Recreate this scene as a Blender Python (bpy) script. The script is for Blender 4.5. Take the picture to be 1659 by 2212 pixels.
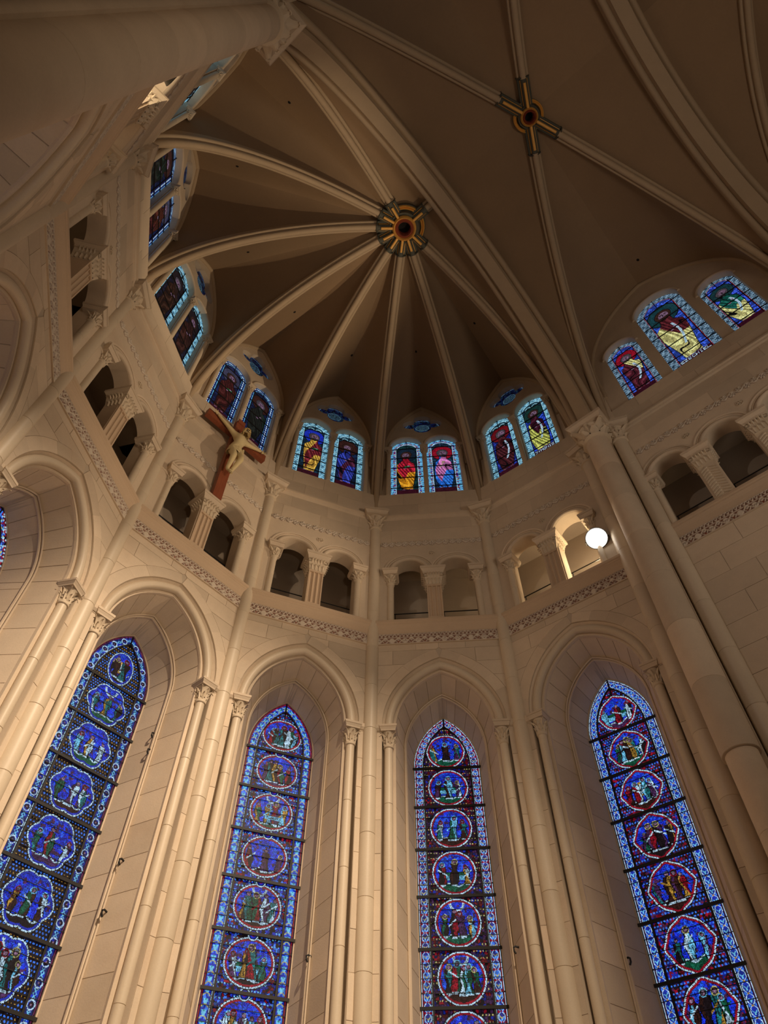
import bpy, bmesh, math, random
import numpy as np
from mathutils import Matrix, Vector
random.seed(7)
PI = math.pi
for o in list(bpy.data.objects): bpy.data.objects.remove(o)
C = bpy.context.scene.collection
S = bpy.context.scene

# ---------------------------------------------------------------- camera
cam = bpy.data.objects.new('camera', bpy.data.cameras.new('camera')); C.objects.link(cam)
cam.data.sensor_fit = 'HORIZONTAL'; cam.data.sensor_width = 36.0
cam.data.lens = 1525.73 / 1659 * 36.0
cam.data.clip_start = 0.05; cam.data.clip_end = 200
RC = ((0.6532716673, -0.6139586885, -0.4430472407), (-0.7570902316, -0.5242279009, -0.3898711187), (0.0071070357, 0.5901184938, -0.8072853606))
cam.matrix_world = Matrix.Translation((-4.5997, -8.0497, 1.6)) @ Matrix(RC).to_4x4()
S.camera = cam

# ---------------------------------------------------------------- world, exposure, lights
S.view_settings.view_transform = 'Standard'; S.view_settings.look = 'None'
S.view_settings.gamma = 1.0; S.view_settings.use_curve_mapping = False
S.view_settings.exposure = -0.22
w = bpy.data.worlds.new('world'); S.world = w; w.use_nodes = True
w.node_tree.nodes['Background'].inputs[0].default_value = (0.55, 0.7, 1.0, 1)
w.node_tree.nodes['Background'].inputs[1].default_value = 0.0

def spot(name, loc, target, energy, col, angle=60, blend=0.5, size=0.15):
    l = bpy.data.lights.new(name, 'SPOT'); l.energy = energy; l.color = col
    l.spot_size = math.radians(angle); l.spot_blend = blend; l.shadow_soft_size = size
    o = bpy.data.objects.new(name, l); C.objects.link(o); o.location = loc
    o.rotation_euler = (Vector(target) - Vector(loc)).to_track_quat('-Z', 'Y').to_euler()
    return o
WARM = (1.0, 0.74, 0.50)
NEUT = (1.0, 0.80, 0.62)
spot('nave_flood_low', (1.6, -19.5, 4.0), (0.2, 1.4, 15.6), 4200, WARM, 27, 0.8, 0.10)
spot('nave_flood_high', (-2.3, -12.2, 20.0), (0.6, 1.5, 3.4), 24000, (1.0, 0.78, 0.56), 47, 0.9, 0.10)
spot('choir_fill_left', (-5.0, -10.2, 2.2), (2.0, 1.0, 8.0), 900, (1.0, 0.78, 0.56), 66, 0.9, 0.15)  # added fill to brighten the right-hand window jambs; no real lamp stands here
spot('gallery_flood_right', (5.80, -5.0, 14.3), (-2.6, -1.4, 22.3), 1900, (1.0, 0.76, 0.50), 54, 0.6, 0.06)
spot('gallery_flood_right_wall', (5.80, -5.04, 14.3), (-1.2, 1.4, 15.2), 1000, (1.0, 0.76, 0.52), 66, 0.9, 0.06)
spot('gallery_flood_left', (-5.88, -4.9, 14.4), (6.0, -4.5, 13.0), 330, (1.0, 0.80, 0.64), 80, 0.8, 0.08)
spot('pier_fill', (1.5, -13.5, 3.0), (-5.6, -6.1, 9.5), 420, (1.0, 0.78, 0.56), 38, 0.9, 0.4)  # extra fill aimed at the left pier, stands for no actual floodlight
def area(name, loc, target, energy, col, sx, sy):
    l = bpy.data.lights.new(name, 'AREA'); l.energy = energy; l.color = col; l.shape = 'RECTANGLE'; l.size = sx; l.size_y = sy
    o = bpy.data.objects.new(name, l); C.objects.link(o); o.location = loc
    o.rotation_euler = (Vector(target) - Vector(loc)).to_track_quat('-Z', 'Y').to_euler()
    return o
area('nave_vault_fill', (2.5, -15.5, 9.0), (3.0, -9.0, 24.0), 230, (1.0, 0.86, 0.72), 3, 3)  # added soft fill lifting the next bay's vault in place of glare haze
area('nave_fill', (-2.5, -17, 5.0), (0, -2, 12), 95, (1.0, 0.76, 0.54), 7, 4)  # broad unseen fill, added to raise the walls and pier

# ---------------------------------------------------------------- materials
def newmat(name):
    m = bpy.data.materials.new(name); m.use_nodes = True
    nt = m.node_tree; b = nt.nodes['Principled BSDF']; return m, nt, b
def stone_mat(name, col, var=0.10, rough=0.75, bump=0.15, scale=2.0, stain=0.0):
    m, nt, b = newmat(name); N = nt.nodes; L = nt.links
    tc = N.new('ShaderNodeTexCoord'); ge = N.new('ShaderNodeNewGeometry')
    n1 = N.new('ShaderNodeTexNoise'); n1.inputs['Scale'].default_value = scale; n1.inputs['Detail'].default_value = 6; n1.inputs['Roughness'].default_value = 0.65
    L.new(ge.outputs['Position'], n1.inputs['Vector'])
    n2 = N.new('ShaderNodeTexNoise'); n2.inputs['Scale'].default_value = scale * 22; n2.inputs['Detail'].default_value = 4
    L.new(ge.outputs['Position'], n2.inputs['Vector'])
    oi = N.new('ShaderNodeObjectInfo')
    hs = N.new('ShaderNodeHueSaturation'); hs.inputs['Color'].default_value = (*col, 1)
    mr = N.new('ShaderNodeMapRange'); mr.inputs[3].default_value = 1 - var; mr.inputs[4].default_value = 1 + var
    L.new(n1.outputs['Fac'], mr.inputs[0])
    mr2 = N.new('ShaderNodeMapRange'); mr2.inputs[3].default_value = 1 - var * 0.8; mr2.inputs[4].default_value = 1 + var * 0.6
    L.new(oi.outputs['Random'], mr2.inputs[0])
    mu = N.new('ShaderNodeMath'); mu.operation = 'MULTIPLY'; L.new(mr.outputs[0], mu.inputs[0]); L.new(mr2.outputs[0], mu.inputs[1])
    mr3 = N.new('ShaderNodeMapRange'); mr3.inputs[3].default_value = 0.94; mr3.inputs[4].default_value = 1.06
    L.new(n2.outputs['Fac'], mr3.inputs[0])
    mu2 = N.new('ShaderNodeMath'); mu2.operation = 'MULTIPLY'; L.new(mu.outputs[0], mu2.inputs[0]); L.new(mr3.outputs[0], mu2.inputs[1])
    L.new(mu2.outputs[0], hs.inputs['Value']); 
    if stain:
        n3 = N.new('ShaderNodeTexNoise'); n3.inputs['Scale'].default_value = 0.55; n3.inputs['Detail'].default_value = 8; n3.inputs['Roughness'].default_value = 0.7; n3.inputs['Distortion'].default_value = 0.6
        L.new(ge.outputs['Position'], n3.inputs['Vector'])
        r3 = N.new('ShaderNodeMapRange'); r3.inputs[1].default_value = 0.50; r3.inputs[2].default_value = 0.75; r3.inputs[3].default_value = 0.0; r3.inputs[4].default_value = 0.30
        L.new(n3.outputs['Fac'], r3.inputs[0]); mx = N.new('ShaderNodeMix'); mx.data_type = 'RGBA'; mx.blend_type = 'MULTIPLY'
        L.new(r3.outputs[0], mx.inputs['Factor']); L.new(hs.outputs['Color'], mx.inputs['A']); mx.inputs['B'].default_value = (0.80, 0.62, 0.50, 1)
        L.new(mx.outputs['Result'], b.inputs['Base Color'])
    else: L.new(hs.outputs['Color'], b.inputs['Base Color'])
    b.inputs['Roughness'].default_value = rough
    b.inputs['Specular IOR Level'].default_value = 0.35
    if bump:
        bp = N.new('ShaderNodeBump'); bp.inputs['Strength'].default_value = bump; bp.inputs['Distance'].default_value = 0.01
        L.new(n2.outputs['Fac'], bp.inputs['Height']); L.new(bp.outputs[0], b.inputs['Normal'])
    return m
M_STONE = stone_mat('limestone', (0.62, 0.505, 0.375), 0.14, stain=1.0)
M_JOINT = stone_mat('mortar', (0.50, 0.41, 0.31), 0.05)
M_SHAFT = stone_mat('polished_limestone', (0.63, 0.525, 0.39), 0.08, rough=0.45, bump=0.04)
M_CARVE = stone_mat('carved_limestone', (0.63, 0.52, 0.38), 0.06, rough=0.7, bump=0.1, scale=4)
M_CORN = stone_mat('tinted_cornice_stone', (0.56, 0.42, 0.29), 0.08)
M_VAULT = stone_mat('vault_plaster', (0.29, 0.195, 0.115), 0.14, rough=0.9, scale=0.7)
M_RIB = stone_mat('rib_stone', (0.46, 0.345, 0.225), 0.10)
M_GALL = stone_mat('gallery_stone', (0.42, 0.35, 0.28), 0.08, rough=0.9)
M_FLOOR = stone_mat('floor_stone', (0.10, 0.085, 0.07), 0.1)
def plain(name, col, rough=0.5, metal=0.0, emit=0, ecol=None):
    m, nt, b = newmat(name); b.inputs['Base Color'].default_value = (*col, 1); b.inputs['Roughness'].default_value = rough; b.inputs['Metallic'].default_value = metal
    if emit: b.inputs['Emission Color'].default_value = (*(ecol or col), 1); b.inputs['Emission Strength'].default_value = emit
    return m
M_IRON = plain('black_iron', (0.015, 0.014, 0.014), 0.6, 0.3)
M_GOLD = plain('gilt_paint', (0.80, 0.42, 0.09), 0.5, 0.1)
M_DKGREEN = plain('dark_green_paint', (0.075, 0.075, 0.055), 0.7)
M_DKRED = plain('oxblood_paint', (0.24, 0.05, 0.025), 0.6)
M_BLACK = plain('black_void', (0.006, 0.004, 0.004), 0.9)
M_LAMP = plain('lamp_lens', (1, 0.95, 0.85), 0.3, 0, 9, (1.0, 0.92, 0.80))
M_HOUSE = plain('lamp_housing', (0.03, 0.03, 0.03), 0.5, 0.4)
def wood_mat():
    m, nt, b = newmat('red_brown_wood'); N = nt.nodes; L = nt.links
    tc = N.new('ShaderNodeTexCoord'); mp = N.new('ShaderNodeMapping'); mp.inputs['Scale'].default_value = (30, 30, 2.5)
    nz = N.new('ShaderNodeTexNoise'); nz.inputs['Scale'].default_value = 1.0; nz.inputs['Detail'].default_value = 4
    cr = N.new('ShaderNodeValToRGB'); cr.color_ramp.elements[0].color = (0.15, 0.035, 0.015, 1); cr.color_ramp.elements[1].color = (0.34, 0.10, 0.045, 1)
    L.new(tc.outputs['Object'], mp.inputs[0]); L.new(mp.outputs[0], nz.inputs['Vector']); L.new(nz.outputs['Fac'], cr.inputs[0]); L.new(cr.outputs[0], b.inputs['Base Color'])
    b.inputs['Roughness'].default_value = 0.5
    return m
M_WOOD = wood_mat()
M_CORPUS = stone_mat('pale_ochre_carved_wood', (0.62, 0.50, 0.27), 0.06, rough=0.45, bump=0.05, scale=6)
M_HAIR = stone_mat('ochre_carved_hair', (0.48, 0.34, 0.14), 0.1, rough=0.5, scale=10)
def attr_mat(name, emit, rough):
    m, nt, b = newmat(name); a = nt.nodes.new('ShaderNodeAttribute'); a.attribute_name = 'Col'
    if emit:
        b.inputs['Base Color'].default_value = (0.01, 0.01, 0.012, 1); b.inputs['Roughness'].default_value = rough; b.inputs['Specular IOR Level'].default_value = 0.12
        nt.links.new(a.outputs['Color'], b.inputs['Emission Color']); b.inputs['Emission Strength'].default_value = emit
    else:
        nt.links.new(a.outputs['Color'], b.inputs['Base Color']); b.inputs['Roughness'].default_value = rough
    return m
M_GLASS = attr_mat("stained_glass", 0.76, 0.45)
M_FRIEZE = attr_mat('inlaid_marble', 0, 0.6)

# ---------------------------------------------------------------- mesh helpers
class MB:
    def __init__(s): s.v = []; s.f = []; s.sm = []
    def add(s, vs, fs, smooth=False):
        n = len(s.v); s.v += [tuple(p) for p in vs]; s.f += [tuple(i + n for i in f) for f in fs]; s.sm += [smooth] * len(fs)
        return s
    def box(s, x0, x1, y0, y1, z0, z1):
        return s.add([(x0, y0, z0), (x1, y0, z0), (x1, y1, z0), (x0, y1, z0), (x0, y0, z1), (x1, y0, z1), (x1, y1, z1), (x0, y1, z1)],
                     [(0, 3, 2, 1), (4, 5, 6, 7), (0, 1, 5, 4), (1, 2, 6, 5), (2, 3, 7, 6), (3, 0, 4, 7)])
    def frustum(s, cx, cy, z0, z1, h0, h1, d0=None, d1=None):
        d0 = h0 if d0 is None else d0; d1 = h1 if d1 is None else d1
        return s.add([(cx - h0, cy - d0, z0), (cx + h0, cy - d0, z0), (cx + h0, cy + d0, z0), (cx - h0, cy + d0, z0), (cx - h1, cy - d1, z1), (cx + h1, cy - d1, z1), (cx + h1, cy + d1, z1), (cx - h1, cy + d1, z1)],
                     [(0, 3, 2, 1), (4, 5, 6, 7), (0, 1, 5, 4), (1, 2, 6, 5), (2, 3, 7, 6), (3, 0, 4, 7)])
    def lathe(s, prof, seg=20, cx=0, cy=0, cap=True):
        vs = []; fs = []; n = len(prof)
        for r, z in prof:
            for k in range(seg): a = 2 * PI * k / seg; vs.append((cx + r * math.cos(a), cy + r * math.sin(a), z))
        for i in range(n - 1):
            for k in range(seg): k2 = (k + 1) % seg; fs.append((i * seg + k, i * seg + k2, (i + 1) * seg + k2, (i + 1) * seg + k))
        s.add(vs, fs, True)
        if cap:
            s.add([vs[k] for k in range(seg)], [tuple(range(seg))[::-1]]); s.add([vs[(n - 1) * seg + k] for k in range(seg)], [tuple(range(seg))])
        return s
    def sweep(s, prof, path, frames, smooth=True, cap=True, closed=True):
        # prof: list (a,b); frames: list of (A,B) vectors
        vs = []; n = len(prof)
        for p, (A, B) in zip(path, frames):
            for a, b in prof: vs.append(tuple(Vector(p) + A * a + B * b))
        fs = []; m = len(path); last = n if closed else n - 1
        for i in range(m - 1):
            for k in range(last): k2 = (k + 1) % n; fs.append((i * n + k, (i + 1) * n + k, (i + 1) * n + k2, i * n + k2))
        s.add(vs, fs, smooth)
        if cap and closed: s.add(vs[:n], [tuple(range(n))]); s.add(vs[-n:], [tuple(range(n))[::-1]])
        return s
    def tube(s, path, r, seg=8):
        P = [Vector(p) for p in path]; fr = []; up = Vector((0.123, 0.456, 0.88)).normalized()
        for i in range(len(P)):
            t = (P[min(i + 1, len(P) - 1)] - P[max(i - 1, 0)]).normalized()
            A = t.cross(up).normalized(); fr.append((A, t.cross(A)))
        rr = r if hasattr(r, '__len__') else [r] * len(P)
        vs = []; n = seg
        for p, (A, B), q in zip(P, fr, rr):
            for k in range(n): a = 2 * PI * k / n; vs.append(tuple(p + A * (q * math.cos(a)) + B * (q * math.sin(a))))
        fs = []
        for i in range(len(P) - 1):
            for k in range(n): k2 = (k + 1) % n; fs.append((i * n + k, (i + 1) * n + k, (i + 1) * n + k2, i * n + k2))
        s.add(vs, fs, True); s.add(vs[:n], [tuple(range(n))]); s.add(vs[-n:], [tuple(range(n))[::-1]])
        return s
    def prism(s, poly, y0, y1, inset=0.0):
        # poly in (x,z), ccw seen from -y ; front face at y0
        n = len(poly)
        a = sum(poly[i][0] * poly[(i + 1) % n][1] - poly[(i + 1) % n][0] * poly[i][1] for i in range(n))
        if a < 0: poly = poly[::-1]
        vs = [(x, y0, z) for x, z in poly] + [(x, y1, z) for x, z in poly]
        fs = [tuple(range(n))] + [tuple(range(n, 2 * n))[::-1]] + [((i + 1) % n, i, i + n, (i + 1) % n + n) for i in range(n)]
        return s.add(vs, fs)
    def mesh(s, name, mat):
        me = bpy.data.meshes.new(name); me.from_pydata(s.v, [], s.f); me.polygons.foreach_set('use_smooth', s.sm); me.materials.append(mat); me.update()
        if any(s.sm): me.set_sharp_from_angle(angle=0.65)
        return me
    def obj(s, name, mat, parent=None):
        return ob(name, s.mesh(name, mat), parent)
def ob(name, me, parent=None, mat4=None):
    o = bpy.data.objects.new(name, me); C.objects.link(o)
    if parent: o.parent = parent
    if mat4 is not None: o.matrix_local = mat4
    return o
def tag(o, label, cat=None, group=None, kind=None):
    o['label'] = label
    if cat: o['category'] = cat
    if group: o['group'] = group
    if kind: o['kind'] = kind
    return o
def thing(name, mat4, label, cat, group=None, kind=None):
    o = bpy.data.objects.new(name, None); o.empty_display_size = 0.1; C.objects.link(o); o.matrix_world = mat4
    return tag(o, label, cat, group, kind)
def copy_tree(o, parent=None):
    c = o.copy(); C.objects.link(c); c.parent = parent
    if parent: c.matrix_parent_inverse.identity()
    for ch in o.children: copy_tree(ch, c)
    return c
def holed(name, mat, outer, holes, y0, y1, parent=None):
    """flat plate in the local xz plane with holes, front at y0, back at y1 (bmesh, triangle-filled)"""
    cu = bpy.data.curves.new(name, 'CURVE'); cu.dimensions = '2D'; cu.fill_mode = 'BOTH'; cu.extrude = abs(y1 - y0) / 2
    for poly in [outer] + holes:
        sp = cu.splines.new('POLY'); sp.points.add(len(poly) - 1); sp.use_cyclic_u = True
        for i, (x, z) in enumerate(poly): sp.points[i].co = (x, z, 0, 1)
    t = bpy.data.objects.new('tmp', cu); C.objects.link(t)
    dg = bpy.context.evaluated_depsgraph_get(); dg.update()
    me = bpy.data.meshes.new_from_object(t.evaluated_get(dg)); bpy.data.objects.remove(t)
    me.name = name
    n = len(me.vertices); co = np.empty(n * 3); me.vertices.foreach_get('co', co); co = co.reshape(-1, 3)
    new = np.stack([co[:, 0], (y0 + y1) / 2 - co[:, 2], co[:, 1]], 1); me.vertices.foreach_set('co', new.ravel())
    me.materials.clear(); me.materials.append(mat); me.update()
    return ob(name, me, parent)
def clip(poly, ax, val, keep_less):
    out = []; n = len(poly)
    for i in range(n):
        a = poly[i]; b = poly[(i + 1) % n]
        ia = (a[ax] <= val) == keep_less; ib = (b[ax] <= val) == keep_less
        if ia: out.append(a)
        if ia != ib:
            t = (val - a[ax]) / (b[ax] - a[ax]); out.append((a[0] + (b[0] - a[0]) * t, a[1] + (b[1] - a[1]) * t))
    return out
class Arch:
    """pointed (or round) arch centred on x=0"""
    def __init__(s, half, spring, rise=None, R=None, c=None):
        s.sp = spring
        if R is None: R = (half * half + rise * rise) / (2 * half)
        s.R = R; s.c = (R - half) if c is None else c; s.s = s.R - s.c
        s.apex = spring + math.sqrt(max(s.R ** 2 - s.c ** 2, 0))
    def off(s, d): return Arch(0, s.sp, R=s.R + d, c=s.c)
    def half(s, z):
        if z <= s.sp: return s.s
        if z >= s.apex: return 0.0
        return math.sqrt(max(s.R ** 2 - (z - s.sp) ** 2, 0)) - s.c
    def tmax(s): return math.acos(max(-1, min(1, s.c / s.R)))
    def pts(s, n=10, z0=None, nz=1):
        L = []
        for i in range(n + 1):
            t = s.tmax() * i / n; L.append((-(s.R * math.cos(t) - s.c), s.sp + s.R * math.sin(t)))
        Rr = [(-x, z) for x, z in L[:-1]][::-1]
        L = L + Rr
        if z0 is not None:
            J = [z0 + (s.sp - z0) * i / nz for i in range(nz)]
            L = [(-s.s, z) for z in J] + L + [(s.s, z) for z in J[::-1]]
        return L

# ---------------------------------------------------------------- shared carved meshes
def leaf(mb, ang, r0, z0, h, wid, out, curl=0.5):
    """a crocket leaf climbing a bell and curling out at the tip"""
    n = 7; A = Vector((math.cos(ang), math.sin(ang), 0)); T = Vector((-math.sin(ang), math.cos(ang), 0)); pts = []
    for i in range(n):
        t = i / (n - 1)
        r = r0 + out * (t ** 2.2); z = z0 + h * t
        if t > 0.7: z -= h * curl * (t - 0.7) ** 2 * 3; r += out * 0.35 * (t - 0.7)
        w_ = wid * (0.55 + 0.6 * math.sin(PI * min(t * 0.9 + 0.08, 1))) * (1 if t < 0.8 else 0.8)
        pts.append((r, z, w_))
    vs = []; fs = []
    for r, z, w_ in pts:
        c = A * r; 
        for a, b in ((-1, -0.012), (-0.45, 0.012), (0, 0.028), (0.45, 0.012), (1, -0.012)):
            vs.append(tuple(c + T * (w_ * a) + A * (b * (0.6 + wid * 8)) + Vector((0, 0, z))))
    for i in range(n - 1):
        for k in range(4): fs.append((i * 5 + k, i * 5 + k + 1, (i + 1) * 5 + k + 1, (i + 1) * 5 + k))
    mb.add(vs, fs, True)
    r, z, w_ = pts[-1]; c = A * (r + 0.0)
    mb.tube([c + T * (-w_ * 0.9) + Vector((0, 0, z - 0.01)), c + Vector((0, 0, z)) + A * 0.02, c + T * (w_ * 0.9) + Vector((0, 0, z - 0.01))], w_ * 0.42, 6)
def capital_mesh(name, r, h, ab, depth=None, abh=0.2, n=8, mat=None):
    """bell capital with two rows of curling leaves; z=0 at the astragal; square abacus moulded above"""
    mb = MB()
    mb.lathe([(r * 1.02, -0.05), (r * 1.22, -0.035), (r * 1.26, -0.01), (r * 1.2, 0.02), (r * 1.02, 0.03)], 20)
    bell = [(r, 0.0), (r * 1.0, h * 0.35), (r * 1.12, h * 0.65), (r * 1.45, h * 0.93), (ab * 0.92, h)]
    mb.lathe(bell, 20)
    for k in range(n): leaf(mb, 2 * PI * (k + 0.5) / n, r * 1.0, 0.02, h * 0.55, r * 0.33, r * 0.55)
    for k in range(n):
        a = 2 * PI * k / n + PI / 4; diag = k % 2 == 0 and n == 8
        leaf(mb, a, r * 1.02, h * 0.25, h * 0.68, r * 0.34, (ab * 1.25 - r) if diag else (ab * 0.95 - r))
    return mb.mesh(name, mat or M_CARVE)
def abacus_mesh(name, ab, h, d=None, y=0):
    mb = MB(); d = ab if d is None else d
    mb.frustum(0, y, 0, h * 0.22, ab * 0.84, ab * 0.86, d * 0.84, d * 0.86)
    mb.frustum(0, y, h * 0.22, h * 0.58, ab * 0.86, ab * 0.98, d * 0.86, d * 0.98)
    mb.frustum(0, y, h * 0.58, h * 0.64, ab * 0.94, ab * 0.94, d * 0.94, d * 0.94)
    mb.frustum(0, y, h * 0.64, h, ab, ab, d, d)
    return mb.mesh(name, M_STONE)
def drum_mesh(name, r, h, seg=28, mat=None):
    mat = M_STONE if r > 0.2 else mat
    g = 0.006
    return MB().lathe([(r - 0.008, 0), (r, g), (r, h - g), (r - 0.008, h)], seg).mesh(name, mat or M_SHAFT)
def base_mesh(name, r):
    mb = MB(); mb.frustum(0, 0, 0, 0.3, r * 1.9, r * 1.9); mb.lathe([(r * 1.8, 0.3), (r * 1.9, 0.36), (r * 1.7, 0.42), (r * 1.3, 0.46), (r * 1.45, 0.52), (r * 1.1, 0.57), (r, 0.6)], 20)
    return mb.mesh(name, M_STONE)

# ---------------------------------------------------------------- painting on numpy grids (colours of the glass pieces)
def voro(U, V, s, seed):
    rs = np.random.RandomState(seed); T = rs.rand(64, 64, 5)
    gu = np.floor(U / s).astype(int); gv = np.floor(V / s).astype(int)
    d1 = np.full(U.shape, 9.0); d2 = np.full(U.shape, 9.0); a = np.zeros(U.shape + (3,))
    for i in (-1, 0, 1):
        for j in (-1, 0, 1):
            t = T[(gu + i) % 64, (gv + j) % 64]
            px = (gu + i + 0.15 + 0.7 * t[..., 0]) * s; pv = (gv + j + 0.15 + 0.7 * t[..., 1]) * s
            d = np.hypot(U - px, V - pv); m = d < d1
            d2 = np.where(m, d1, np.minimum(d2, d)); a[m] = t[m][:, 2:]; d1 = np.where(m, d, d1)
    return a, (d2 - d1)
FONT = {'A': '01110 10001 11111 10001 10001', 'C': '01111 10000 10000 10000 01111', 'D': '11110 10001 10001 10001 11110', 'E': '11111 10000 11110 10000 11111',
        'H': '10001 10001 11111 10001 10001', 'I': '01110 00100 00100 00100 01110', 'L': '10000 10000 10000 10000 11111', 'M': '10001 11011 10101 10001 10001',
        'N': '10001 11001 10101 10011 10001', 'O': '01110 10001 10001 10001 01110', 'P': '11110 10001 11110 10000 10000', 'R': '11110 10001 11110 10010 10001',
        'S': '01111 10000 01110 00001 11110', 'T': '11111 00100 00100 00100 00100', 'V': '10001 10001 01010 01010 00100', 'Y': '10001 01010 00100 00100 00100', 'Z': '11111 00010 00100 01000 11111', ' ': '00000 00000 00000 00000 00000'}
BLUE = (0.015, 0.04, 0.62); LBLUE = (0.05, 0.22, 0.95); CYAN = (0.18, 0.62, 0.95); WHITE = (0.55, 0.80, 1.0); RED = (0.45, 0.008, 0.03); GREEN = (0.01, 0.22, 0.12)
PURP = (0.16, 0.05, 0.22); OCHRE = (0.60, 0.33, 0.05); FLESH = (0.42, 0.24, 0.40); BROWN = (0.10, 0.03, 0.025); DARK = (0.006, 0.006, 0.012); YEL = (0.62, 0.58, 0.22); PINK = (0.55, 0.16, 0.42); MUD = (0.035, 0.02, 0.03)
class Cv:
    def __init__(s, U, V): s.U = U; s.V = V; s.C = np.zeros(U.shape + (3,)) + np.array(DARK)
    def f(s, m, c): s.C[m] = c
    def text(s, txt, u0, v0, cw, ch, col):
        for i, c in enumerate(txt):
            rows = FONT.get(c, FONT[' ']).split()
            x = (s.U - u0 - i * cw * 1.2) / cw * 5; y = (v0 + ch - s.V) / ch * 5
            ok = (x >= 0) & (x < 5) & (y >= 0) & (y < 5)
            g = np.array([[int(q) for q in r] for r in rows])
            xi = np.clip(x.astype(int), 0, 4); yi = np.clip(y.astype(int), 0, 4)
            s.C[ok & (g[yi, xi] > 0)] = col
    def person(s, x, v, h, robe, robe2, lean=0.0, halo=None, seed=0):
        """small robed figure standing at (x,v), height h"""
        U = s.U - x - lean * (s.V - v); V = (s.V - v) / h
        wv = h * np.where(V < 0.8, 0.10 + 0.05 * np.abs(np.sin(V * 4 + seed)) + 0.025 * np.sin(V * 11 + seed), 0.0)
        body = (V > 0) & (V < 0.8) & (np.abs(U) < wv)
        s.f(body, robe)
        s.f(body & (U > wv * (0.1 + 0.5 * np.sin(V * 5 + seed))), robe2)
        s.f(body & (np.abs(np.sin(U * 60 / h * 0.5 + V * 3)) < 0.16), DARK)
        s.f((V > 0) & (V < 0.8) & (np.abs(np.abs(U) - wv) < 0.008), DARK)
        s.f((V > 0.0) & (V < 0.06) & (np.abs(U) < wv * 0.9), WHITE)
        hd = np.hypot(U, (V - 0.87) * h)
        if halo is not None: s.f(hd < 0.115 * h, halo)
        s.f(hd < 0.085 * h, DARK); s.f(hd < 0.062 * h, FLESH); s.f((hd < 0.075 * h) & (V > 0.90), BROWN if seed % 2 else (0.2, 0.25, 0.35))
        arm = (np.abs((s.V - v) - (0.55 * h + (s.U - x) * (0.8 if seed % 2 else -0.6))) < 0.022 * h * 1.4) & (np.abs(s.U - x) < 0.19 * h)
        s.f(arm, WHITE if seed % 3 == 0 else robe2)
def arch_dist(U, V, A):
    """distance inside the window edge and running length along it"""
    d = A.s - np.abs(U); t = V.copy()
    up = V > A.sp
    rr = np.hypot(np.abs(U) + A.c, V - A.sp); d2 = A.R - rr
    ang = np.arctan2(V - A.sp, np.abs(U) + A.c)
    return np.where(up, d2, d), np.where(up, A.sp + ang * (A.R - 0.1), t)
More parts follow.
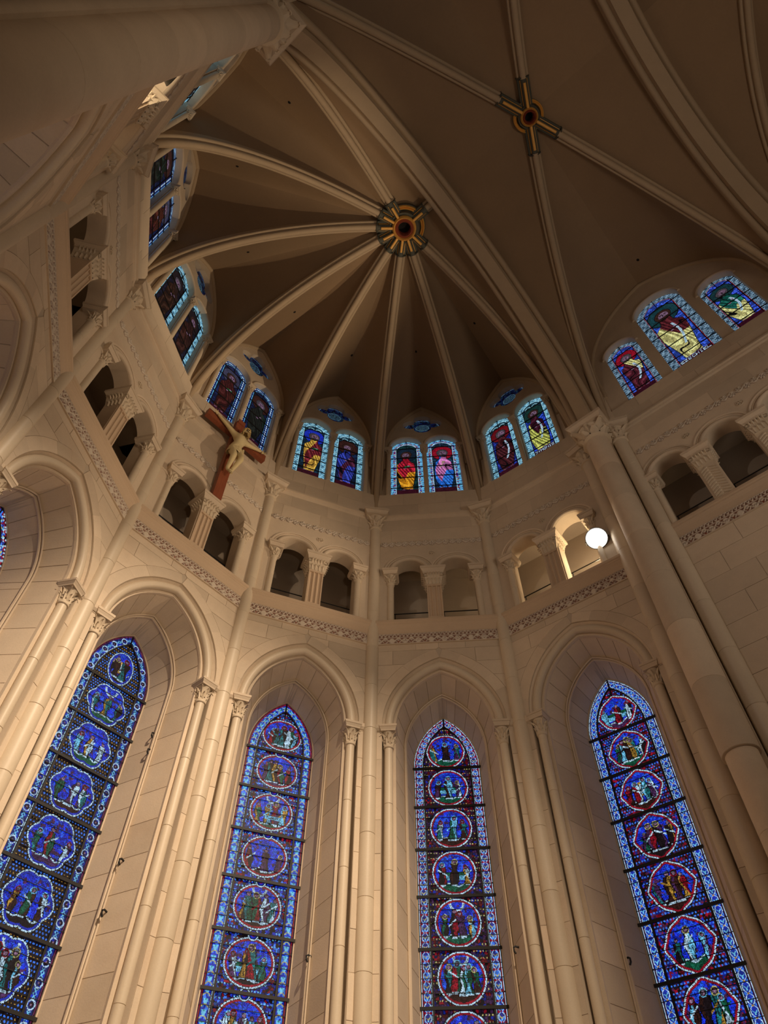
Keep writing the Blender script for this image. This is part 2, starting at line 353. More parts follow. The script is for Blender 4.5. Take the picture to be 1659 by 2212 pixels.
def paint_lancet(U, V, A, style, seed, bars):
    rs = np.random.RandomState(seed); cv = Cv(U, V); d, t = arch_dist(U, V, A)
    a, e = voro(U, V, 0.045, seed); bw = 0.20; inner = d > bw
    # ground mosaic
    pal = {0: [MUD, MUD, MUD, MUD, MUD], 1: [BLUE, RED, BLUE, LBLUE, MUD], 2: [PURP, BLUE, RED, MUD, PURP], 3: [MUD, BLUE, PURP, MUD, RED]}[style]
    idx = (a[..., 0] * 5).astype(int)
    g = np.array(pal)[idx] * (0.6 + 0.7 * a[..., 1:2]); cv.C[:] = g * (0.62 if style == 2 else 0.8)
    q = 0.052; lu = (U + (np.floor(V / q) % 2) * q / 2) / q; du = (lu - np.floor(lu) - 0.5) * q; dv = (V / q - np.floor(V / q) - 0.5) * q
    rnd = np.sin(np.floor(lu) * 12.9 + np.floor(V / q) * 78.2) * 0.5 + 0.5
    if style in (0, 3): cv.f((np.hypot(du, dv) < 0.015) & (rnd < 0.75), LBLUE); cv.f((np.hypot(du, dv) < 0.010) & (rnd >= 0.75), OCHRE if style == 0 else RED)
    else: cv.f((np.hypot(du, dv) < 0.013) & (rnd > 0.72), YEL if style == 2 else CYAN)
    cv.f((e < 0.006) & (style in (1, 2)), DARK)
    robes = [WHITE, RED, GREEN, PURP, OCHRE, BROWN, (0.02, 0.30, 0.34), CYAN, MUD]
    for k in range(len(bars) - 1):
        lo, hi = bars[k], bars[k + 1]; P = hi - lo; cz = (lo + hi) / 2; top = hi > A.sp + 0.2
        if top: cz = lo + 0.42
        du = U; dz = V - cz; r = np.hypot(du, dz); th = np.arctan2(dz, du); R0 = 0.405
        if style == 0: Rm = R0 * (0.90 + 0.13 * np.abs(np.cos(3 * th)))
        elif style == 1: Rm = R0 * (0.98 + 0.06 * np.cos(2 * th) + 0.05 * np.sin(th))
        elif style == 2: Rm = R0 * np.ones_like(th)
        else: Rm = R0 * (0.95 + 0.10 * np.maximum(0, 1 - 5 * np.abs(((th / (PI / 2)) + 0.5) % 1 - 0.5)))
        lim = inner & (d > bw + 0.01)
        if top and style == 0: Rm = np.minimum(Rm, 0.34 * np.sqrt(1.0 / (0.001 + (np.cos(th) / 0.8) ** 2 + (np.sin(th) / 1.1) ** 2)))
        cv.f((r < Rm + 0.012) & lim, DARK)
        bead = (np.abs(np.sin(th * 22)) > 0.25) if style != 2 else (np.abs(np.sin(th * 9)) > 0.12)
        cv.f((r < Rm) & (r > Rm - 0.022) & bead & lim, WHITE)
        cv.f((r < Rm - 0.026) & (r > Rm - 0.055) & lim, (RED if style != 0 else BLUE))
        inn = (r < Rm - 0.058) & lim; cv.f(inn, (0.012, 0.04, 0.85)); cv.f(inn & (a[..., 2] > 0.7), (0.02, 0.12, 0.95)); cv.f(inn & (a[..., 2] < 0.12), PURP)
        before = cv.C.copy(); n = rs.randint(3, 6); xs = np.linspace(-0.24, 0.24, n) + rs.uniform(-0.02, 0.02, n)
        gr = inn & (V < cz - 0.20 + 0.03 * np.sin(U * 20 + seed)); cv.f(gr, [MUD, GREEN, BROWN, PURP][rs.randint(4)])
        cv.f(inn & (np.abs(V - (cz - 0.22 + 0.03 * np.sin(U * 20 + seed))) < 0.012), WHITE)
        kind = rs.randint(4)
        if kind == 0: cv.f(inn & (np.abs(V - cz - 0.02) < 0.14) & (np.abs(U - 0.02) < 0.06), OCHRE); cv.f(inn & (np.abs(V - cz - 0.02) < 0.10) & (np.abs(U - 0.02) < 0.035), WHITE)
        if kind == 1: cv.f(inn & (np.abs(V - cz + 0.09) < 0.05) & (np.abs(U) < 0.22), CYAN); cv.f(inn & (np.abs(V - cz + 0.02) < 0.035) & (np.abs(U) < 0.24), GREEN)
        if kind == 2: cv.f(inn & (np.abs(np.hypot(U, V - cz - 0.32) - 0.12) < 0.02), WHITE)
        for j, x in enumerate(xs):
            h = rs.uniform(0.44, 0.56) * (0.84 if abs(x) > 0.18 else 1)
            cv.person(x, cz - 0.27 + rs.uniform(0, 0.04), h, robes[rs.randint(len(robes))], robes[rs.randint(len(robes))], rs.uniform(-0.15, 0.15), [None, YEL, CYAN, RED][rs.randint(4)], rs.randint(9))
        if style == 1 and k == len(bars) - 4: cv.f((np.abs(V - cz + 0.10) < 0.035) & (np.abs(U - 0.05) < 0.16), CYAN); cv.text('PLATRO', -0.08, cz - 0.125, 0.038, 0.05, DARK)
        cv.C = np.where((inn)[..., None], cv.C, before); a3, e3 = voro(U + 0.3 * V, V, 0.034, seed + k); cv.C = np.where((inn & (e3 < 0.0035))[..., None], cv.C * 0.3, cv.C); cv.C = np.where(inn[..., None], cv.C * (0.65 + 0.6 * a3[..., 0:1]), cv.C)
        if style == 1:
            rj = np.hypot(U, V - hi); cv.f((rj < 0.10) & inner, DARK); cv.f((rj < 0.09) & (rj > 0.072) & inner, WHITE); cv.f((rj < 0.06) & inner, BLUE); cv.f((rj < 0.03) & inner, RED)
    # border
    B = d < bw; cv.f(B, DARK)
    x = d - 0.105; per = 0.15 if style != 0 else 0.26; tt = (t / per) % 1.0
    fld = B & (np.abs(x) < 0.062); cv.f(fld, {0: (0.02, 0.04, 0.30), 1: BLUE, 2: (0.04, 0.05, 0.40), 3: (0.02, 0.05, 0.55)}[style]); cv.f(fld & (a[..., 0] > 0.7), LBLUE if style in (1, 2) else BLUE)
    cv.f(B & (d > 0.008) & (d < 0.020) & (np.abs(np.sin(t * 9)) > 0.06), WHITE if style in (2, 3) else (0.3, 0.02, 0.08))
    cv.f(B & (d > 0.024) & (d < 0.038), RED if style in (1, 2) else PURP)
    cv.f(B & (d > 0.172) & (d < 0.184) & (np.abs(np.sin(t * 40)) > 0.2), WHITE)
    cy = (tt - 0.5) * per
    if style == 0:
        rc = np.hypot(x, cy); cv.f(B & (np.abs(rc - 0.056) < 0.009) & (np.abs(np.sin(np.arctan2(cy, x) * 8)) > 0.2), WHITE); rc2 = np.abs(np.abs(x) - np.abs(np.abs(cy) - 0.10) * 0.9)
        cv.f(fld & (rc2 < 0.008) & (np.abs(cy) > 0.07), CYAN); cv.f((rc < 0.04) & B & (a[..., 1] > 0.45), MUD); cv.f((rc < 0.012) & B, FLESH)
    elif style == 1:
        cv.f(fld & (np.abs(np.abs(x) - 0.028 - 0.3 * cy) < 0.016) & (cy < 0.0), CYAN); cv.f(fld & (np.hypot(np.abs(x) - 0.03, cy - 0.045) < 0.02), LBLUE)
        cv.f(fld & (np.hypot(x * 0.8, cy + 0.01) < 0.012), (0.05, 0.5, 0.45)); cv.f(fld & (np.abs(np.hypot(x, cy - 0.02) - 0.052) < 0.008) & (cy > 0.03), YEL); cv.f(fld & (np.abs(x) < 0.004), DARK)
    else:
        rc = np.hypot(x, cy); sn = np.abs(np.sin(PI * t / per)); cv.f(fld & (np.abs(np.abs(x) - 0.055 * sn ** 0.7) < 0.007), WHITE); cv.f(fld & (np.abs(x) > 0.058) & (sn > 0.5), MUD); cv.f(fld & (np.abs(x) > 0.03) & (sn < 0.35), RED if style == 2 else LBLUE)
        cv.f(fld & (np.abs(x) < 0.035) & (np.abs(cy + 0.02 - np.abs(x) * 0.9) < 0.010), YEL if style == 2 else CYAN)
        cv.f(fld & (np.hypot(x, cy + 0.035) < 0.012), CYAN); cv.f(fld & (np.abs(np.abs(cy) - per / 2) < 0.012) & (np.abs(x) < 0.014), OCHRE if style == 3 else RED)
    cv.f((d < 0.195) & (d > 0.187), DARK); cv.f(np.abs(U * 0 + (V - A.apex + 0.06)) * 0 + np.abs(U) * (V > A.apex - 0.42) + 9.0 * (V <= A.apex - 0.42) < 0.012, DARK)
    nz = 0.72 + 0.5 * a[..., 1:2]
    return cv.C * nz
SAINTS = {  # halo, tunic, mantle, ground, border hue (c=cyan grisaille, r=red-blue), name, hold
    'a': (BLUE, (0.22, 0.02, 0.03), OCHRE, (0.01, 0.05, 0.1), 'c', '', 'book'),
    'b': (BROWN, (0.12, 0.02, 0.06), (0.03, 0.05, 0.40), (0.01, 0.03, 0.1), 'c', '', 'hand'),
    'c': ((0.02, 0.05, 0.10), (0.42, 0.01, 0.03), (0.62, 0.24, 0.01), (0.01, 0.06, 0.07), 'r', '', 'book'),
    'd': (RED, PINK, (0.02, 0.16, 0.75), (0.02, 0.06, 0.12), 'r', '', 'key'),
    'e': ((0.30, 0.01, 0.02), (0.10, 0.015, 0.02), (0.12, 0.02, 0.03), (0.02, 0.04, 0.35), 'c', '', 'scroll'),
    'f': ((0.02, 0.10, 0.09), (0.08, 0.01, 0.03), (0.45, 0.48, 0.10), (0.02, 0.06, 0.50), 'c', 'SYMONIS', 'scroll'),
    'g': (RED, YEL, (0.15, 0.02, 0.04), (0.03, 0.08, 0.5), 'g', '', 'scroll'),
    'h': ((0.02, 0.12, 0.15), (0.16, 0.02, 0.03), YEL, (0.03, 0.08, 0.5), 'g', 'EZECHIEL', 'scroll'),
    'i': ((0.02, 0.10, 0.12), (0.01, 0.18, 0.14), YEL, (0.03, 0.07, 0.5), 'g', '', 'scroll'),
    'j': (MUD, (0.05, 0.02, 0.015), (0.06, 0.02, 0.01), (0.015, 0.015, 0.04), 'c', '', 'hand'),
    'k': (MUD, (0.05, 0.012, 0.01), (0.07, 0.018, 0.012), (0.02, 0.02, 0.05), 'c', '', 'hand'),
    'l': ((0.1, 0.1, 0.2), (0.10, 0.02, 0.01), (0.09, 0.012, 0.012), (0.01, 0.02, 0.10), 'd', '', 'book'),
    'm': (BROWN, (0.01, 0.03, 0.02), (0.02, 0.025, 0.02), (0.01, 0.02, 0.08), 'd', '', 'hand')}
def paint_saint(U, V, hw, z0, zs, key, seed):
    """standing saint in a round-headed light of half width hw, bottom z0, springing zs"""
    halo, tun, man, ground, bd, name, hold = SAINTS[key]; cv = Cv(U, V); a, e = voro(U, V, 0.07, seed); a2, e2 = voro(U, V, 0.03, seed + 5)
    d = np.where(V > zs, hw - np.hypot(U, V - zs), hw - np.abs(U)); bw = hw * 0.36; top = zs + hw
    sc = np.abs(np.sin(V * 38 + 2.2 * np.sin(U * 60)) + 0.6 * np.sin(U * 95 + V * 20))
    if bd == 'r':
        cv.C[:] = np.array([(0.06, 0.03, 0.45), (0.3, 0.01, 0.05), CYAN])[(a2[..., 0] * 3).astype(int)]; cv.f((d < 0.075), CYAN); cv.f((d < 0.075) & (sc < 0.45), (0.01, 0.03, 0.3)); cv.f((np.abs(np.sin(V * 22)) > 0.97) & (d > 0.08), OCHRE)
        cv.f((d > bw - 0.03) & (d < bw - 0.006), WHITE)
    elif bd == 'd':
        cv.C[:] = np.array(BLUE) * 0.3; cv.f((np.abs(np.sin(V * 26)) > 0.55) & (np.abs(d - bw * 0.45) < 0.02), WHITE); cv.f((d > bw - 0.035) & (d < bw - 0.008) & (e2 > 0.006), CYAN); cv.f((d < 0.02), (0.1, 0.3, 0.6))
    else:
        base = np.array((0.16, 0.48, 0.72)) if bd == 'c' else np.array((0.13, 0.24, 0.36))
        lit = np.array((0.42, 0.80, 0.95)) if bd == 'c' else np.array((0.32, 0.50, 0.66))
        cv.C[:] = base * (0.6 + 0.8 * a[..., 0:1]); cv.f(sc > 1.0, lit); cv.f(sc < 0.38, (0.01, 0.04, 0.09)); cv.f((d > bw - 0.03) & (d < bw - 0.012), lit if bd == 'c' else RED)
    inn = d > bw; cv.f(inn, ground); cv.f(inn & (a[..., 1] > 0.6), tuple(np.array(ground) * 1.7)); cv.f(inn & (e < 0.006), DARK)
    if bd == 'c': m = inn & (V > zs - 0.05); cv.f(m, (0.03, 0.10, 0.16)); cv.f(m & (np.abs(np.hypot(np.abs(U) - 0.12, V - zs - 0.1) - 0.09) < 0.02), (0.3, 0.62, 0.75))
    iw = hw - bw; H = (zs - 0.02) - (z0 + 0.46); V0 = z0 + 0.46; t = (V - V0) / H; rs = np.random.RandomState(seed); ln = rs.uniform(-0.04, 0.04)
    X = U - ln * np.sin(t * PI) * 1.5; sh = 0.80
    wv = iw * np.where(t < sh, 0.62 + 0.22 * np.sin(t * PI) + 0.10 * np.cos(t * 7 + seed), 0.0)
    body = inn & (t > 0) & (t < sh) & (np.abs(X) < wv * np.clip((sh - t) * 6, 0.5, 1))
    hy = V0 + 0.875 * H; hr = 0.074 * H; rh = np.hypot(X, (V - hy) * 0.85)
    cv.f(inn & (rh < hr * 2.15), DARK); cv.f(inn & (rh < hr * 2.0), halo)
    cv.f(body, tun); mm = body & ((X + wv * 0.1 < wv * np.sin(t * 4.2 + seed * 0.7) * 0.8) | ((t < 0.42) & (X > -wv * 0.5 * np.cos(t * 5)))); cv.f(mm, man)
    fold = np.abs(np.sin(X * (20 + 9 * np.sin(t * 3 + seed)) + 4.0 * np.sin(t * 7 + seed + X * 6) + t * 9)); cv.f(body & (fold < 0.18), tuple(np.array(DARK))); hl = body & (fold > 0.9); cv.C[hl] = np.minimum(cv.C[hl] * 1.9 + 0.01, 1)
    cv.f(inn & (t > 0) & (t < sh) & (np.abs(np.abs(X) - wv * np.clip((sh - t) * 6, 0.5, 1)) < 0.009), DARK)
    hc = (0.16, 0.13, 0.16) if seed % 2 else (0.10, 0.04, 0.03); cv.f(rh < hr * 1.12, DARK); cv.f(rh < hr * 1.04, hc); fx = X - 0.015 * (1 if seed % 3 else -1); rf = np.hypot(fx * 1.25, V - hy + hr * 0.12); cv.f(rf < hr * 0.82, tuple(np.array(FLESH) * 0.85))
    for sx in (-1, 1): cv.f((np.abs(fx - sx * hr * 0.30) < hr * 0.17) & (np.abs(V - hy - hr * 0.10) < hr * 0.07), DARK); cv.f((np.abs(fx - sx * hr * 0.30) < hr * 0.2) & (np.abs(V - hy - hr * 0.28) < hr * 0.04), BROWN)
    cv.f((np.abs(X) < hr * 0.07) & (np.abs(V - hy + hr * 0.12) < hr * 0.25), DARK); cv.f((np.abs(X) < hr * 0.3) & (np.abs(V - hy + hr * 0.55) < hr * 0.06), DARK); bd_ = (np.abs(X) < hr * 0.7) & (V < hy - hr * 0.5) & (V > hy - hr * 1.5 + np.abs(X)); cv.f(bd_, hc); cv.f(bd_ & (np.abs(np.sin(X * 70)) < 0.3), DARK)
    by = V0 + 0.56 * H
    if hold == 'book': cv.f((np.abs(X - 0.05) < 0.10) & (np.abs(V - by - (X * 0.3)) < 0.055), DARK); cv.f((np.abs(X - 0.05) < 0.09) & (np.abs(V - by - (X * 0.3)) < 0.045), (0.02, 0.30, 0.06))
    if hold == 'scroll':
        sd = np.abs(X - 0.02 - 0.13 * np.sin((t - 0.2) * 6)); m = inn & (t > 0.22) & (t < 0.66) & (sd < 0.03); cv.f(m, WHITE); cv.f(m & (np.abs(np.sin(V * 60)) < 0.35) & (sd < 0.02), DARK)
    if hold == 'key': cv.f((np.abs(X + 0.05 - (V - by) * 0.4) < 0.012) & (np.abs(V - by) < 0.16), YEL); cv.f(np.abs(np.hypot(X, V - by - 0.18) - 0.04) < 0.012, YEL)
    cv.f(np.hypot((X + 0.02) * 0.7, V - by + 0.07) < 0.03, FLESH); cv.f(np.hypot((X - 0.09) * 0.7, V - by - 0.06) < 0.028, FLESH)
    for sx in (-1, 1): cv.f(inn & (np.hypot((X - sx * 0.12) * 0.6, V - V0 + 0.01) < 0.03), FLESH)
    nm = inn & (V < z0 + 0.45); cv.f(nm, (0.10, 0.01, 0.03))
    if name: cw = (2 * iw - 0.03) / (len(name) * 1.2); cv.text(name, -iw + 0.015, z0 + 0.31, cw, 0.11, WHITE)
    cv.f((e < 0.004) & inn, (0.004, 0.005, 0.01))
    return cv.C * (0.8 + 0.4 * a[..., 1:2])

GLASS_GAIN = 1.0
def glass_grid(name, u0, u1, z0, z1, res, inside, paint, parent, y, gain=1.0):
    nu = max(2, int(round((u1 - u0) / res))); nz = max(2, int(round((z1 - z0) / res)))
    us = np.linspace(u0, u1, nu + 1); zs = np.linspace(z0, z1, nz + 1)
    UC, VC = np.meshgrid((us[1:] + us[:-1]) / 2, (zs[1:] + zs[:-1]) / 2)
    keep = inside(UC, VC)
    if not keep.any(): return None
    col = paint(UC, VC) * GLASS_GAIN * gain
    ii, jj = np.nonzero(keep); w_ = nu + 1
    q = np.stack([ii * w_ + jj, ii * w_ + jj + 1, (ii + 1) * w_ + jj + 1, (ii + 1) * w_ + jj], 1)
    used, inv = np.unique(q, return_inverse=True); inv = inv.reshape(q.shape)
    U, V = np.meshgrid(us, zs); U = U.ravel()[used]; V = V.ravel()[used]
    co = np.stack([U, np.full_like(U, y), V], 1)
    me = bpy.data.meshes.new(name); n = len(q)
    me.vertices.add(len(co)); me.vertices.foreach_set('co', co.ravel().astype(np.float32))
    me.loops.add(4 * n); me.loops.foreach_set('vertex_index', inv.ravel().astype(np.int32))
    me.polygons.add(n); me.polygons.foreach_set('loop_start', np.arange(0, 4 * n, 4, dtype=np.int32)); me.polygons.foreach_set('loop_total', np.full(n, 4, dtype=np.int32))
    me.update(calc_edges=True)
    at = me.color_attributes.new('Col', 'FLOAT_COLOR', 'CORNER')
    cc = col[keep]; lum = cc.max(1, keepdims=True); cc = cc * np.clip(0.35 + 0.95 * lum, 0, 1.15)
    c4 = np.ones((n, 4, 4), dtype=np.float32); c4[:, :, :3] = cc[:, None, :]
    at.data.foreach_set('color', c4.ravel()); me.materials.append(M_GLASS)
    return ob(name, me, parent)
def frieze_grid(name, u0, u1, z0, z1, res, fn, parent, y, depth):
    """low relief: fn(U,V) -> height 0..1 and colours"""
    nu = int((u1 - u0) / res); nz = max(2, int((z1 - z0) / res)); us = np.linspace(u0, u1, nu + 1); zs = np.linspace(z0, z1, nz + 1)
    U, V = np.meshgrid(us, zs); h, c = fn(U, V); co = np.stack([U, y - depth * h, V], -1).reshape(-1, 3)
    ii, jj = np.meshgrid(np.arange(nz), np.arange(nu), indexing='ij'); ii = ii.ravel(); jj = jj.ravel(); w_ = nu + 1
    q = np.stack([ii * w_ + jj, ii * w_ + jj + 1, (ii + 1) * w_ + jj + 1, (ii + 1) * w_ + jj], 1); n = len(q)
    me = bpy.data.meshes.new(name); me.vertices.add(len(co)); me.vertices.foreach_set('co', co.ravel().astype(np.float32))
    me.loops.add(4 * n); me.loops.foreach_set('vertex_index', q.ravel().astype(np.int32))
    me.polygons.add(n); me.polygons.foreach_set('loop_start', np.arange(0, 4 * n, 4, dtype=np.int32)); me.polygons.foreach_set('loop_total', np.full(n, 4, dtype=np.int32))
    me.update(calc_edges=True)
    at = me.color_attributes.new('Col', 'FLOAT_COLOR', 'POINT'); c4 = np.ones((len(co), 4), dtype=np.float32); c4[:, :3] = c.reshape(-1, 3); at.data.foreach_set('color', c4.ravel())
    me.materials.append(M_FRIEZE); return ob(name, me, parent)
MARB = np.array((0.66, 0.57, 0.46)); INLAY = np.array((0.24, 0.11, 0.065)); INRED = np.array((0.33, 0.08, 0.035))
def fr_low(z0, z1):
    def fn(U, V):
        t = (V - z0) / (z1 - z0); band = t > 0.70; h = np.zeros_like(U)
        p = 0.30; x = (U / p) % 1 - 0.5; tt = t / 0.66
        k = np.floor(U / p).astype(int)
        wave = np.abs(tt - (0.5 + 0.36 * np.cos(2 * PI * U / p))) < 0.10; wave2 = np.abs(tt - (0.5 - 0.30 * np.cos(2 * PI * U / p))) < 0.05
        r = np.hypot(x * p, (tt - 0.52) * 0.19); pal = (np.abs(np.sin(np.arctan2(tt - 0.1, x * 1.6) * 9)) > 0.35) & (r < 0.062) & (k % 3 != 1)
        disc = (r < 0.055) & (k % 3 == 1)
        x2 = ((U / p + 0.5) % 1 - 0.5); fl = (np.hypot(x2 * p, (tt - 0.75) * 0.19) < 0.045) & (np.abs(np.sin(np.arctan2(tt - 0.95, x2 * 2) * 5)) > 0.4)
        low = wave | wave2 | pal | disc | fl | (tt < 0.07) | ((tt > 0.93) & (tt < 1.03))
        z = ((U / 0.085) % 1 - 0.5); tb = (t - 0.70) / 0.30; up = (np.abs(np.abs(z) - tb * 0.42) < 0.10) | (tb > 0.9) | ((np.abs(z) < 0.07) & (tb < 0.5))
        h = np.where(band, up, low).astype(float)
        c = MARB * h[..., None] + (1 - h[..., None]) * INLAY
        dm = (np.abs(x2 * p) + np.abs(tt - 0.3) * 0.19 < 0.032) & ~band & (k % 2 == 0); c[dm] = INRED; h[dm] = 0.2
        return h, c
    return fn
def fr_up(z0, z1):
    def fn(U, V):
        t = (V - z0) / (z1 - z0); p = 0.36; st = np.abs(t - (0.5 + 0.30 * np.sin(2 * PI * U / p))) < 0.09
        x = (U / (p / 2)) % 1 - 0.5; sg = np.where(np.floor(U / (p / 2)) % 2 == 0, -1, 1); ty = t - 0.5 - sg * 0.12
        r = np.hypot(x * p / 2, ty * 0.2); an = np.arctan2(ty * 0.2, x * p / 2)
        lf = (r < 0.072) & (np.abs(np.sin(an * 2.5 + r * 30)) > 0.45)
        h = (st | lf).astype(float) * (t > 0.04) * (t < 0.96); c = MARB * h[..., None] * 1.0 + (1 - h[..., None]) * np.array((0.27, 0.17, 0.11)); return h, c
    return fn
# ---------------------------------------------------------------- plan and levels
PL = {'A': (-6.20, -5.55), 'B': (-6.006, -2.40), 'C': (-4.234, 0.030), 'D': (-1.570, 1.472), 'E': (1.570, 1.472), 'F': (4.234, 0.030), 'G': (6.006, -2.40), 'H': (6.20, -5.55)}
Z_SILL0 = 3.4; Z_FR0 = 12.80; Z_FR1 = 13.10; Z_GAL = 13.50; Z_STR = 17.50; Z_AB = 17.72; Z_SH = 17.08
BOSS = Vector((0, -4.68, 23.95)); BOSS2 = Vector((0, -9.21, 23.95)); YT1 = -6.08; YT2 = -12.35
def bay_m(P, Q, u=0, y=0, z=0):
    P = Vector((*P, 0)); Q = Vector((*Q, 0)); t = (Q - P).normalized(); n = Vector((-t.y, t.x, 0))
    m = Matrix((( t.x, n.x, 0, P.x), (t.y, n.y, 0, P.y), (0, 0, 1, 0), (0, 0, 0, 1)))
    return m @ Matrix.Translation((u, y, z))
def miter_frames(pts):
    fr = []; n = len(pts)
    for i in range(n):
        a = pts[max(i - 1, 0)]; b = pts[i]; c = pts[min(i + 1, n - 1)]
        d1 = Vector((b[0] - a[0], b[1] - a[1])); d2 = Vector((c[0] - b[0], c[1] - b[1]))
        if d1.length < 1e-6: d1 = d2
        if d2.length < 1e-6: d2 = d1
        d1.normalize(); d2.normalize(); n1 = Vector((-d1.y, d1.x)); n2 = Vector((-d2.y, d2.x)); m = (n1 + n2); m.normalize()
        k = 1 / max(0.5, m.dot(n1)); fr.append((Vector((m.x * k, 0, m.y * k)), Vector((0, 1, 0))))
    return fr
def sweep_xz(mb, prof, pts, cx=0, smooth=True, closed=True):
    return mb.sweep(prof, [(x + cx, 0, z) for x, z in pts], miter_frames(pts), smooth, closed, closed)
def circ(cx, cy, r, n=10): return [(cx + r * math.cos(-2 * PI * k / n), cy + r * math.sin(-2 * PI * k / n)) for k in range(n)]
def strip_x(mb, prof, x0, x1):
    """prof in (y,z) extruded along x"""
    n = len(prof); mb.add([(x0, y, z) for y, z in prof] + [(x1, y, z) for y, z in prof], [(i, (i + 1) % n, n + (i + 1) % n, n + i) for i in range(n)] + [tuple(range(n))[::-1], tuple(range(n, 2 * n))])
    return mb
STONE_N = [0]
def stone_poly(poly, y0, y1, parent, mat=None, name='stone'):
    if len(poly) < 3: return
    a = abs(sum(poly[i][0] * poly[(i + 1) % len(poly)][1] - poly[(i + 1) % len(poly)][0] * poly[i][1] for i in range(len(poly)))) / 2
    if a < 0.004: return
    jit = random.uniform(-0.0025, 0.0025)
    MB().prism(poly, y0 + jit, y1).obj(name, mat or M_STONE, parent); STONE_N[0] += 1
def course(z0, z1, x0, x1, cx, bound, parent, y0=0.0, y1=0.035, phase=0.0, L=0.95, g=0.004):
    """one course of ashlar left and right of an opening; bound(z) = half opening at height z (0 above it)"""
    zz = [z0 + g + (z1 - z0 - 2 * g) * i / 4 for i in range(5)]
    if bound is None or max(bound(z) for z in zz) <= 0:
        sides = [[(x0, z0 + g), (x1, z0 + g), (x1, z1 - g), (x0, z1 - g)]]
    else:
        sides = [[(x0, z0 + g)] + [(max(x0, cx - bound(z) - g), z) for z in zz] + [(x0, z1 - g)],
                 [(x1, z0 + g)] + [(min(x1, cx + bound(z) + g), z) for z in zz] + [(x1, z1 - g)]]
        sides = [s[:-1] if False else s for s in sides]
    for s in sides:
        a = min(p[0] for p in s); b = max(p[0] for p in s); js = [a]; x = x0 - L + phase * L
        while x < b:
            x += L * random.uniform(0.8, 1.15)
            if a + 0.22 < x < b - 0.22: js.append(x)
        js.append(b)
        for p, q in zip(js[:-1], js[1:]):
            poly = s
            if p > a: poly = clip(poly, 0, p + g, False)
            if q < b and len(poly) > 2: poly = clip(poly, 0, q - g, True)
            # drop duplicates
            out = []
            for v in poly:
                if not out or (abs(v[0] - out[-1][0]) + abs(v[1] - out[-1][1])) > 1e-4: out.append(v)
            if len(out) > 2: stone_poly(out, y0, y1, parent)

BAYS = [('A', 'B'), ('B', 'C'), ('C', 'D'), ('D', 'E'), ('E', 'F'), ('F', 'G'), ('G', 'H')]
BN = ['bay beside the huge left pier', 'second bay from the left', 'third bay from the left', 'bay of the crucifix',
      'bay left of the central shaft', 'bay right of the central shaft', 'bay of the glaring lamp']
# shared meshes
CAP_COL = capital_mesh('colonnette_capital', 0.085, 0.30, 0.15, n=8); AB_COL = abacus_mesh('colonnette_abacus', 0.175, 0.14)
CAP_TRI = capital_mesh('gallery_capital', 0.08, 0.27, 0.15, n=8); AB_TRI = abacus_mesh('gallery_abacus', 0.20, 0.19, 0.24, 0.05)
CAP_CL = capital_mesh('window_capital', 0.06, 0.24, 0.10, n=8); AB_CL = abacus_mesh('window_abacus', 0.13, 0.12)
CAP_SH = capital_mesh('shaft_capital', 0.145, 0.44, 0.27, n=8); AB_SH = abacus_mesh('shaft_abacus', 0.34, 0.21)
CAP_BIG = capital_mesh('pier_capital', 0.29, 0.44, 0.44, n=8); AB_BIG = abacus_mesh('pier_abacus', 0.50, 0.21)
CAP_SM = capital_mesh('pier_side_capital', 0.17, 0.44, 0.28, n=8); AB_SM = abacus_mesh('pier_side_abacus', 0.36, 0.21)
DR = {}
def drum(r, h):
    k = (round(r, 3), round(h, 2))
    if k not in DR: DR[k] = drum_mesh('drum', r, h, 32 if r > 0.2 else 20)
    return DR[k]
def column(name, mat4, r, z0, z1, cap, ab, caph, label, cat, group, dh=1.0, base=True, rot=0, nomin=None):
    t = thing(name, mat4, label, cat, group); z = z0
    if base: ob('base', base_mesh('base', r), t, Matrix.Translation((0, 0, z0))); z = z0 + 0.6
    if r == 0.29 and 'glaring' in label:
        for k in range(6): ob('drum', drum(0.245, (8.0 - z) / 6), t, Matrix.Translation((0, 0, z + k * (8.0 - z) / 6)))
        z = 8.0
    n = max(1, round((z1 - z) / dh)); h = (z1 - z) / n
    if n > 60: n = 60
    for i in range(n): ob('drum', drum(r, h), t, Matrix.Translation((0, 0, z + i * h)) @ Matrix.Rotation(random.uniform(0, 6), 4, 'Z'))
    if cap: ob('capital', cap, t, Matrix.Translation((0, 0, z1)) @ Matrix.Rotation(rot, 4, 'Z')); ob('abacus', ab, t, Matrix.Translation((0, 0, z1 + caph)) @ Matrix.Rotation(rot, 4, 'Z'))
    return t

